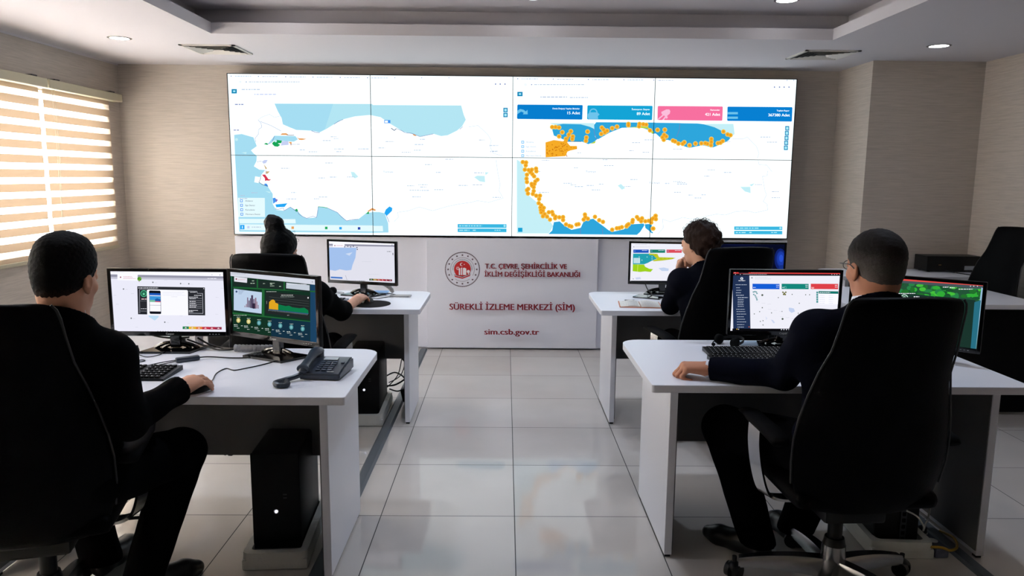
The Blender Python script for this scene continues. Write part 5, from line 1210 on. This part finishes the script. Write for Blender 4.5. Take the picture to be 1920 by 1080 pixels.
# power strip and leads beside the near right tower
t = thing('power_strip', 'grey power strip on the floor beside the tower of the man with glasses', 'power strip', (1.775, 2.80, 0), R(2))
bm = NB(); bb(bm, -.028, .028, 0, .28, 0, .042, .006); obj('strip_body', bm, mat('strip_slate', (86, 92, 108), .5), t, smooth=True)
for y in (.07, .14, .21):
    bm = NB(); cyl(bm, (0, y, .041), (0, y, .0435), .02, n=18); obj('socket', bm, M_WCAB, t)
for y in (.14, .21):
    bm = NB(); cyl(bm, (0, y, .0425), (0, y, .04 + y * .2), .016, n=14); obj('plug', bm, M_BLACKP, t, smooth=True)
cable('network_cable', 'yellow cable curving over the floor under the nearest right desk', [(1.72, 2.80, .05), (1.76, 2.785, .055), (1.81, 2.81, .03), (1.87, 2.86, .018), (1.89, 2.92, .03), (1.88, 3.0, .02)], .0055, M_YEL)
cable('network_cable', 'thin white cable looping from the back of the tower of the man with glasses', [(1.63, 2.83, .19), (1.67, 2.82, .17), (1.705, 2.83, .125), (1.712, 2.84, .10), (1.72, 2.84, .135), (1.74, 2.86, .14), (1.75, 2.90, .09)], .0035, M_WCAB)
cable('power_cable', 'pale cable dropping to the power strip of the man with glasses', [(1.72, 2.95, .30), (1.76, 2.94, .26), (1.785, 2.93, .18), (1.785, 2.94, .09)], .004, M_WCAB)

# ================================================================== PEOPLE
V3 = lambda *a: np.array(a, float)
def unit(v): v = np.array(v, float); return v / np.linalg.norm(v)
def basis(yaw, pitch=0, roll=0):
    """head axes: columns right, forward, up; yaw > 0 turns to the left, pitch > 0 looks down"""
    m = Matrix.Rotation(R(yaw), 3, 'Z') @ Matrix.Rotation(R(-pitch), 3, 'X') @ Matrix.Rotation(R(roll), 3, 'Y')
    return np.array(m)
def planecut(node, p, n):
    p = np.array(p); n = unit(n)
    return cut(lambda d, X: np.maximum(d, (X - p) @ n), node)
def hand_node(wrist, direc, up, side, curl, thumb=(35, 15, 10), s=1.0):
    x = unit(direc); up = np.array(up, float); z = unit(up - x * (up @ x)); y = np.cross(z, x) * (1 if side == 'R' else -1)
    M = np.stack([x, y, z], 1)
    kn = [(.090, .028, .002), (.094, .0085, .005), (.089, -.0105, .003), (.080, -.028, -.002)]
    ln = [(.043, .026, .021), (.047, .030, .022), (.043, .028, .021), (.034, .021, .019)]
    rd = [.0098, .0102, .0096, .0085]
    palm = un(.018, *[rc((.0, .016 * (1 - k * .66), 0), kn[k], .020, .0125) for k in range(4)], rc((.012, .012, -.006), (.06, .034, -.008), .018, .013), rc((-.05, 0, -.002), (.005, 0, 0), .026, .0225))
    fing = []
    for k in range(4):
        p = np.array(kn[k]); a = 0; sp = (.10, .02, -.05, -.13)[k]; pts = [p]
        cu = curl[k] if isinstance(curl[0], (tuple, list)) else curl
        for L, c in zip(ln[k], cu):
            a += R(c); d = V3(math.cos(a) * math.cos(sp), math.cos(a) * math.sin(sp) * (1 - min(1, abs(a))), -math.sin(a)); p = p + d * L; pts.append(p)
        r = rd[k]; fing.append(un(.004, rc(pts[0], pts[1], r * 1.12, r), rc(pts[1], pts[2], r * 1.02, r * .94), rc(pts[2], pts[3], r * .94, r * .78)))
    tb = V3(.028, .030, -.008); t1, t2, t3 = thumb
    d1 = unit((math.cos(R(t1)), math.sin(R(t1)), -.25)); p1 = tb + d1 * .036; d2 = unit((math.cos(R(t1 - t2)), math.sin(R(t1 - t2)), -.28)); p2 = p1 + d2 * .030; d3 = unit((math.cos(R(t1 - t2 - t3)), math.sin(R(t1 - t2 - t3)), -.3)); p3 = p2 + d3 * .023
    th = un(.006, rc(tb, p1, .015, .0118), rc(p1, p2, .0118, .0105), rc(p2, p3, .0105, .0085))
    return xf(wrist, M, s, un(.007, palm, un(0.0015, *fing), th))
def head_node(hc, B, s, nb, female=False):
    w = .96 if female else 1.0
    face = un(.03, el((0, -.012, .035), (.076 * w, .097, .083)), el((0, .028, -.03), (.060 * w, .066, .075)), el((0, .050, -.085), (.036 * w, .036, .028)), el((0, -.035, -.035), (.060 * w, .055, .06)))
    face = un(.012, face, rc((-.033, .083, .020), (.033, .083, .020), .011, .011), rc((0, .090, .008), (0, .112, -.030), .009, .0125), rc((-.013, .098, -.036), (.013, .098, -.036), .009, .009), rc((-.04, .06, -.03), (-.036, .065, -.025), .02, .02), rc((.04, .06, -.03), (.036, .065, -.025), .02, .02))
    face = sub(.008, face, el((-.032, .102, .001), (.017, .016, .011))); face = sub(.008, face, el((.032, .102, .001), (.017, .016, .011)))
    face = un(.006, face, rc((-.018, .092, -.0605), (.018, .092, -.0605), .0055, .0055), rc((-.015, .0925, -.070), (.015, .0925, -.070), .0065, .0065), el((-.032, .084, .001), (.0135, .0125, .012)), el((.032, .084, .001), (.0135, .0125, .012)))
    for sg in (-1, 1):
        a = R(14) * sg; Me = np.array(Matrix.Rotation(-a, 3, 'Z') @ Matrix.Rotation(R(-8), 3, 'X'))
        ear = un(.004, el((0, 0, 0), (.009, .019, .032)), rc((sg * .004, -.016, .012), (sg * .004, -.012, -.012), .006, .005), el((0, .004, -.026), (.007, .010, .012)))
        ear = sub(.004, ear, el((sg * .010, .002, .004), (.006, .010, .016)))
        face = un(.005, face, xf((sg * .079 * w, -.012, -.012), Me, .9, ear))
    local = xf(hc, B, s, face)
    hc = np.array(hc); c0 = hc + B @ V3(0, -.028, -.06) * s
    return un(.03, local, rc(c0, nb, (.050 if female else .057) * s, (.052 if female else .062) * s), rc(np.array(nb), np.array(nb) + V3(0, -.01, -.07), .062, .08))
def wob(a, f, ph=0.0):
    q = np.random.default_rng(int(f + ph * 10)); D = q.normal(size=(9, 3)); D /= np.linalg.norm(D, axis=1)[:, None]; D *= f * q.uniform(.6, 1.5, 9)[:, None]; o = q.uniform(0, 6.28, 9)
    return lambda X: a * .5 * sum(np.sin(X @ D[i] + o[i]) for i in range(9)) / 1.6
HL_Y = [-.13, -.07, -.035, -.012, .008, .02, .04, .065, .1]
def hair_node(hc, B, s, style):
    if style == 'short':
        sh = un(.03, el((0, -.012, .038), (.0825, .104, .088)), el((0, -.043, -.02), (.064, .0575, .068)))
        HZ = [-.068, -.066, -.045, -.018, -.004, -.002, .03, .055, .072]
    elif style == 'flat':
        sh = un(.03, el((0, -.010, .040), (.085, .106, .092)), el((0, -.005, .086), (.072, .086, .062)), el((0, -.043, -.02), (.064, .0575, .068)))
        HZ = [-.060, -.058, -.036, -.012, .0, .002, .03, .055, .072]
    elif style == 'bun':
        sh = un(.03, el((0, -.014, .036), (.089, .108, .092)), el((0, -.045, -.025), (.074, .062, .070)), el((-.014, -.034, .146), (.051, .049, .045)), el((-.035, -.03, .170), (.022, .024, .020)))
        HZ = [-.085, -.08, -.055, -.02, .0, .012, .034, .058, .076]
    else:
        sh = un(.03, el((0, -.02, .040), (.094, .108, .094)), el((0, -.055, -.012), (.082, .066, .078)), el((.015, -.10, .02), (.052, .040, .055)))
        HZ = [-.088, -.08, -.055, -.015, .005, .02, .040, .060, .078]
    f = lambda d, X: np.maximum(d, (np.interp(X[..., 1], HL_Y, HZ) - X[..., 2]) * .85)
    return xf(hc, B, s, cut(f, sh))
def person(label, J, hs, yaw, pitch, hair, hairm, skin, jm, tm, shoes, hands, female=False, collar=None, bare=(), roll=0, cuffs=(), glasses=False, shirtc=True):
    P = {k: np.array(v, float) for k, v in J.items()}
    loc = np.array([(P['hl'][0] + P['hr'][0]) / 2, (P['hl'][1] + P['hr'][1]) / 2, 0.0])
    B = basis(yaw, pitch, roll); k = .92 if female else 1.0
    hip = (P['hl'] + P['hr']) / 2; shm = (P['sl'] + P['sr']) / 2; chest = shm * .55 + hip * .45 + V3(0, .01, .06); waist = hip * .62 + shm * .38 + V3(0, .01, 0)
    # --- skin: head and neck, covered body, hands with forearms
    parts = [nets(head_node(P['hc'], B, hs, P['nb'], female), .0042)]
    inner = [el(chest, V3(.14, .09, .15) * k), el(waist, V3(.12, .085, .13) * k), el(hip + V3(0, 0, .02), V3(.14, .10, .09) * k), rc(P['sl'], P['sr'], .045, .045), rc(shm, P['nb'], .06, .05)]
    for a in 'lr':
        inner += [rc(P['s' + a], P['e' + a], .040 * k, .034 * k), rc(P['h' + a], P['k' + a], .070 * k, .05 * k), rc(P['k' + a], P['a' + a], .048 * k, .034 * k)]
        if a not in bare: inner.append(rc(P['e' + a], P['w' + a], .034 * k, .024 * k))
    parts.append(nets(un(.03, *inner), .013))
    for side, (direc, up, curl, thumb) in hands.items():
        a = side.lower(); hn = hand_node(P['w' + a], direc, up, side, curl, thumb, .93 if female else 1.02)
        fw = unit(P['e' + a] - P['w' + a])
        fore = rc(P['w' + a] + fw * .01, P['e' + a] - fw * .0 if a in bare else P['w' + a] + fw * .07, .0225 if female else .027, .037 if a in bare else .030)
        parts.append(nets(un(.012, hn, fore), .0028))
    root = nobj('person', parts, skin, None, loc); tag(root, label, 'person')
    # --- hair
    hn = hair_node(P['hc'], B, hs, hair)
    amp, fr = {'short': (.0009, 420), 'flat': (.001, 400), 'bun': (.0014, 200), 'curly': (.0042, 165)}[hair]
    hp = [nets(hn, .0042, noise=wob(amp, fr))]
    ho = nobj('hair', hp, hairm, root, tuple(P['hc']))
    if hair in ('bun', 'curly'):
        bm = NB(); q = random.Random(3 if hair == 'bun' else 9)
        for i in range(26 if hair == 'bun' else 90):
            th, ph = q.uniform(0, 2 * math.pi), q.uniform(.0, 1.25 if hair == 'curly' else 1.6); d = V3(math.sin(ph) * math.cos(th), math.sin(ph) * math.sin(th), math.cos(ph))
            if d[1] > .5 and d[2] < .5: continue
            rad = V3(.09, .106, .092); p0 = V3(0, -.016, .038) + d * rad * .97; tdir = unit(np.cross(d, V3(q.uniform(-1, 1), q.uniform(-1, 1), q.uniform(-1, 1))))
            L = q.uniform(.02, .05) if hair == 'curly' else q.uniform(.015, .035); out = q.uniform(.006, .02)
            pts = [p0, p0 + d * out * .8 + tdir * L * .4, p0 + d * out + tdir * L * .8, p0 + d * out * .5 + tdir * L * 1.1 + V3(0, 0, -.006)]
            tube(bm, [Vector(B @ p * hs) for p in pts], .0009, 4, k=4)
        obj('stray_hair', bm, hairm, ho, smooth='all')
    # --- eyes
    for sg in (-1, 1):
        bm = NB(); c = Vector(B @ V3(sg * .032, .087, .001) * hs + P['hc'] - loc); ellip(bm, c, (.0105 * hs,) * 3, seg=14)
        cf = Vector(B @ V3(sg * .032, .0955, .001) * hs + P['hc'] - loc); ellip(bm, cf, (.0048 * hs,) * 3, mi=1, seg=10); obj('eye', bm, [M_WHT, mat('iris_brown', (50, 30, 20), .2)], root, smooth='all')
    # --- jacket
    tor = [el(hip + V3(0, 0, .05), V3(.185, .135, .12) * k), el(waist, V3(.165, .125, .15) * k), el(chest, V3(.185, .128, .17) * k), rc(P['sl'], P['sr'], .074 * k, .074 * k), rc(shm + V3(0, 0, .02), P['nb'] + V3(0, -.012, -.02), .085 * k, .075 * k), rc(P['nb'] + V3(0, -.008, -.05), P['nb'] + V3(0, -.014, .05), .088 * k, .074 * k), rc(P['nb'] + V3(0, -.02, -.045), P['sl'] + V3(.02, 0, .008), .062 * k, .066 * k), rc(P['nb'] + V3(0, -.02, -.045), P['sr'] + V3(-.02, 0, .008), .062 * k, .066 * k)]
    arms = []
    for a in 'lr':
        fw = unit(P['w' + a] - P['e' + a])
        if a in bare:
            ce = P['e' + a] + fw * .055
            fa = planecut(rc(P['e' + a], P['e' + a] + fw * .12, .052 * k, .046), ce, fw)
        else:
            ce = P['w' + a] - fw * .004
            fa = planecut(rc(P['e' + a], P['w' + a] + fw * .03, .057 * k, .045 * k), ce, fw)
        arms.append(un(.02, rc(P['s' + a], P['e' + a], .076 * k, .058 * k), fa))
    jk = un(.035, *tor); jk = un(.03, jk, *arms)
    zb = hip[2] - .075
    jk = cut(lambda d, X: np.maximum(d, zb - X[..., 2]), jk)
    up_n = unit(P['nb'] - shm + V3(0, 0, .12)); cp = P['nb'] + V3(0, -.01, .028)
    nk = lambda d, X: np.where(np.linalg.norm(X - cp, axis=-1) < .14, np.maximum(d, (X - cp) @ unit(V3(0, .5, 1)) - 0.0), d)
    jk = cut(nk, jk)
    nobj('jacket', [nets(jk, .0065, noise=wob(.0034, 38))], jm, root, tuple(loc))
    # --- shirt collar and cuffs
    if shirtc:
        c = P['nb'] + V3(0, .0, .016); bm = NB(); rings = []
        for zz, rr_ in ((-.035, .076), (.0, .071), (.022, .068), (.022, .064), (-.03, .064)):
            rings.append([bm.verts.new(Vector(c - loc) + Vector((rr_ * hs * math.cos(2 * math.pi * i / 28), rr_ * hs * 1.02 * math.sin(2 * math.pi * i / 28), zz - .26 * rr_ * math.sin(2 * math.pi * i / 28) ))) for i in range(28)])
        for A, Bq in zip(rings, rings[1:]):
            for i in range(28): bm.faces.new((A[i], A[(i + 1) % 28], Bq[(i + 1) % 28], Bq[i]))
        obj('shirt_collar', bm, M_SHIRT, root, smooth='all')
    for a in cuffs:
        fw = unit(P['w' + a] - P['e' + a]); w = P['w' + a] - loc; bm = NB(); loft_tube(bm, [Vector(w - fw * .03), Vector(w + fw * .008), Vector(w + fw * .010)], [.036, .0355, .031], 24); obj('shirt_cuff', bm, M_SHIRT, root, smooth=True)
    # --- trousers
    tr = [el(hip, V3(.180, .135, .105) * k)]; legs = []
    for a in 'lr':
        legs.append(un(.02, rc(P['h' + a], P['k' + a], .100 * k, .086 * k), planecut(rc(P['k' + a], P['a' + a] + V3(0, 0, -.04), .084 * k, .070 * k), P['a' + a] + V3(0, 0, -.045), (0, 0, -1))))
    nobj('trousers', [nets(un(.03, un(.03, *tr), un(.012, *legs)), .009, noise=wob(.002, 40, 1.0))], tm, root, tuple(loc))
    # --- shoes
    for a, (heel, toe) in shoes.items():
        h, t_ = V3(*heel, 0), V3(*toe, 0); d = t_ - h; L = np.linalg.norm(d); d /= L; n = V3(-d[1], d[0], 0)
        up_ = V3(0, 0, 1); p = lambda f, s_, z: h + d * L * f + n * s_ + up_ * z
        sh = un(.03, rc(p(.12, 0, .034), p(.45, 0, .034), .036, .036), rc(p(.45, 0, .032), p(.72, .004, .030), .038, .042), rc(p(.72, .0, .026), p(.90, 0, .024), .040, .028), rc(p(.16, 0, .05), P['a' + a], .036, .040), rc(p(.3, 0, .06), p(.55, 0, .045), .034, .028))
        sh = cut(lambda d_, X: np.maximum(np.maximum(d_, -X[..., 2]), X[..., 2] - .115), sh)
        nobj('shoe', [nets(sh, .006)], M_SHOE, root, tuple(loc))
    if glasses:
        bm = NB(); hcL = P['hc'] - loc; tr_ = lambda p: Vector(B @ V3(*p) * hs + hcL)
        for sg in (-1, 1):
            tube(bm, [tr_(p) for p in ((sg * .049, .100, .006), (sg * .070, .088, .008), (sg * .080, .05, .008), (sg * .088, .0, .008), (sg * .086, -.022, -.004))], .0016, 6)
            tube(bm, [tr_((sg * .031 + .018 * math.cos(t2), .101, .0 + .015 * math.sin(t2))) for t2 in [2 * math.pi * i / 12 for i in range(13)]], .0013, 6, k=3)
        tube(bm, [tr_(p) for p in ((-.013, .101, .004), (0, .109, .007), (.013, .101, .004))], .0014, 6)
        obj('glasses', bm, M_STEEL, root, smooth='all')
    return root
REST = ((14, 22, 14), (16, 22, 14), (18, 24, 15), (20, 26, 15)); FIST = ((48, 78, 40), (52, 82, 42), (54, 84, 42), (56, 84, 42)); TYPE = ((20, 30, 20),) * 4
UPZ_ = (0, 0, 1)
H_FL = mk_hair('hair_faded_black', (7, 6, 6), (64, 44, 34), -.055, -.015)
H_FR = mk_hair('hair_greying', (30, 26, 24), (96, 90, 86), -.04, .06)
H_BL = mat('hair_black', (5, 5, 5), .6, spec=.1, bump=(200, .6, .004)); H_BR = mat('hair_brown', (40, 24, 16), .6, spec=.15, bump=(160, .7, .005))
person('man in black suit seated at the nearest left desk, hand on a mouse',
    dict(hl=(-1.47, 2.25, .565), hr=(-1.275, 2.22, .565), kl=(-1.62, 2.67, .52), kr=(-1.19, 2.64, .50), al=(-1.525, 2.66, .10), ar=(-1.30, 2.51, .10), sl=(-1.505, 2.18, .965), sr=(-1.19, 2.19, .965), el=(-1.58, 2.28, .755), er=(-1.15, 2.20, .765), wl=(-1.46, 2.53, .79), wr=(-1.098, 2.435, .792), nb=(-1.29, 2.15, 1.078), hc=(-1.282, 2.165, 1.206)),
    .94, -5, 4, 'flat', H_FL, M_SKIN, M_SUIT, M_TROUSER, dict(l=((-1.53, 2.62), (-1.50, 2.90)), r=((-1.325, 2.465), (-1.155, 2.69))),
    dict(R=((.22, .97, .09), UPZ_, REST, (28, 12, 8)), L=((.2, .97, 0), UPZ_, TYPE, (30, 12, 8))))
person('man with glasses and dark navy suit seated at the nearest right desk',
    dict(hl=(1.105, 2.50, .565), hr=(1.30, 2.50, .565), kl=(.895, 2.90, .515), kr=(1.36, 2.92, .52), al=(1.03, 2.815, .10), ar=(1.225, 2.93, .10), sl=(1.06, 2.485, .985), sr=(1.39, 2.475, .985), el=(1.02, 2.64, .805), er=(1.46, 2.63, .795), wl=(.785, 2.768, .790), wr=(1.33, 2.83, .795), nb=(1.235, 2.445, 1.09), hc=(1.234, 2.46, 1.225)),
    1.015, 7, 3, 'short', H_FR, M_SKIN2, M_NAVY, M_TROUSER, dict(l=((1.065, 2.765), (.855, 3.0)), r=((1.235, 2.86), (1.20, 3.15))),
    dict(L=((-.97, .22, .02), UPZ_, FIST, (20, 10, 20)), R=((-.2, .97, .02), UPZ_, TYPE, (30, 12, 8))), cuffs=('l',), glasses=True)
person('woman with black hair in a bun and black top seated at the back left desk',
    dict(hl=(-1.22, 3.95, .53), hr=(-1.04, 3.95, .53), kl=(-1.23, 4.36, .50), kr=(-1.03, 4.36, .50), al=(-1.22, 4.32, .10), ar=(-1.06, 4.32, .10), sl=(-1.295, 3.87, .885), sr=(-.985, 3.87, .885), el=(-1.38, 4.06, .755), er=(-.912, 4.09, .762), wl=(-1.25, 4.25, .79), wr=(-.868, 4.305, .790), nb=(-1.155, 3.84, .98), hc=(-1.165, 3.855, 1.118)),
    .97, -16, 2, 'bun', H_BL, M_SKIN3, M_SUIT, M_TROUSER, dict(l=((-1.22, 4.28), (-1.24, 4.53)), r=((-1.06, 4.28), (-1.06, 4.53))),
    dict(R=((.16, .97, .08), UPZ_, REST, (28, 12, 8)), L=((.3, .95, 0), UPZ_, TYPE, (30, 12, 8))), female=True, bare=('r',), shirtc=False)
person('woman with brown curly hair and dark navy jacket leaning her chin on her hand',
    dict(hl=(1.07, 4.11, .56), hr=(1.25, 4.09, .56), kl=(1.03, 4.50, .51), kr=(1.24, 4.50, .51), al=(1.05, 4.42, .10), ar=(1.22, 4.44, .10), sl=(.985, 4.12, .935), sr=(1.275, 4.06, .93), el=(.958, 4.24, .785), er=(1.33, 4.25, .775), wl=(1.012, 4.265, .955), wr=(1.22, 4.43, .792), nb=(1.115, 4.095, 1.01), hc=(1.075, 4.12, 1.15)),
    .98, 34, 8, 'curly', H_BR, M_SKIN3, M_NAVY2, M_TROUSER, dict(l=((1.05, 4.39), (1.02, 4.63)), r=((1.22, 4.41), (1.22, 4.65))),
    dict(L=((.12, -.15, .97), (-.5, .85, .1), FIST, (20, 10, 20)), R=((-.3, .95, 0), UPZ_, TYPE, (30, 12, 8))), female=True, shirtc=False)
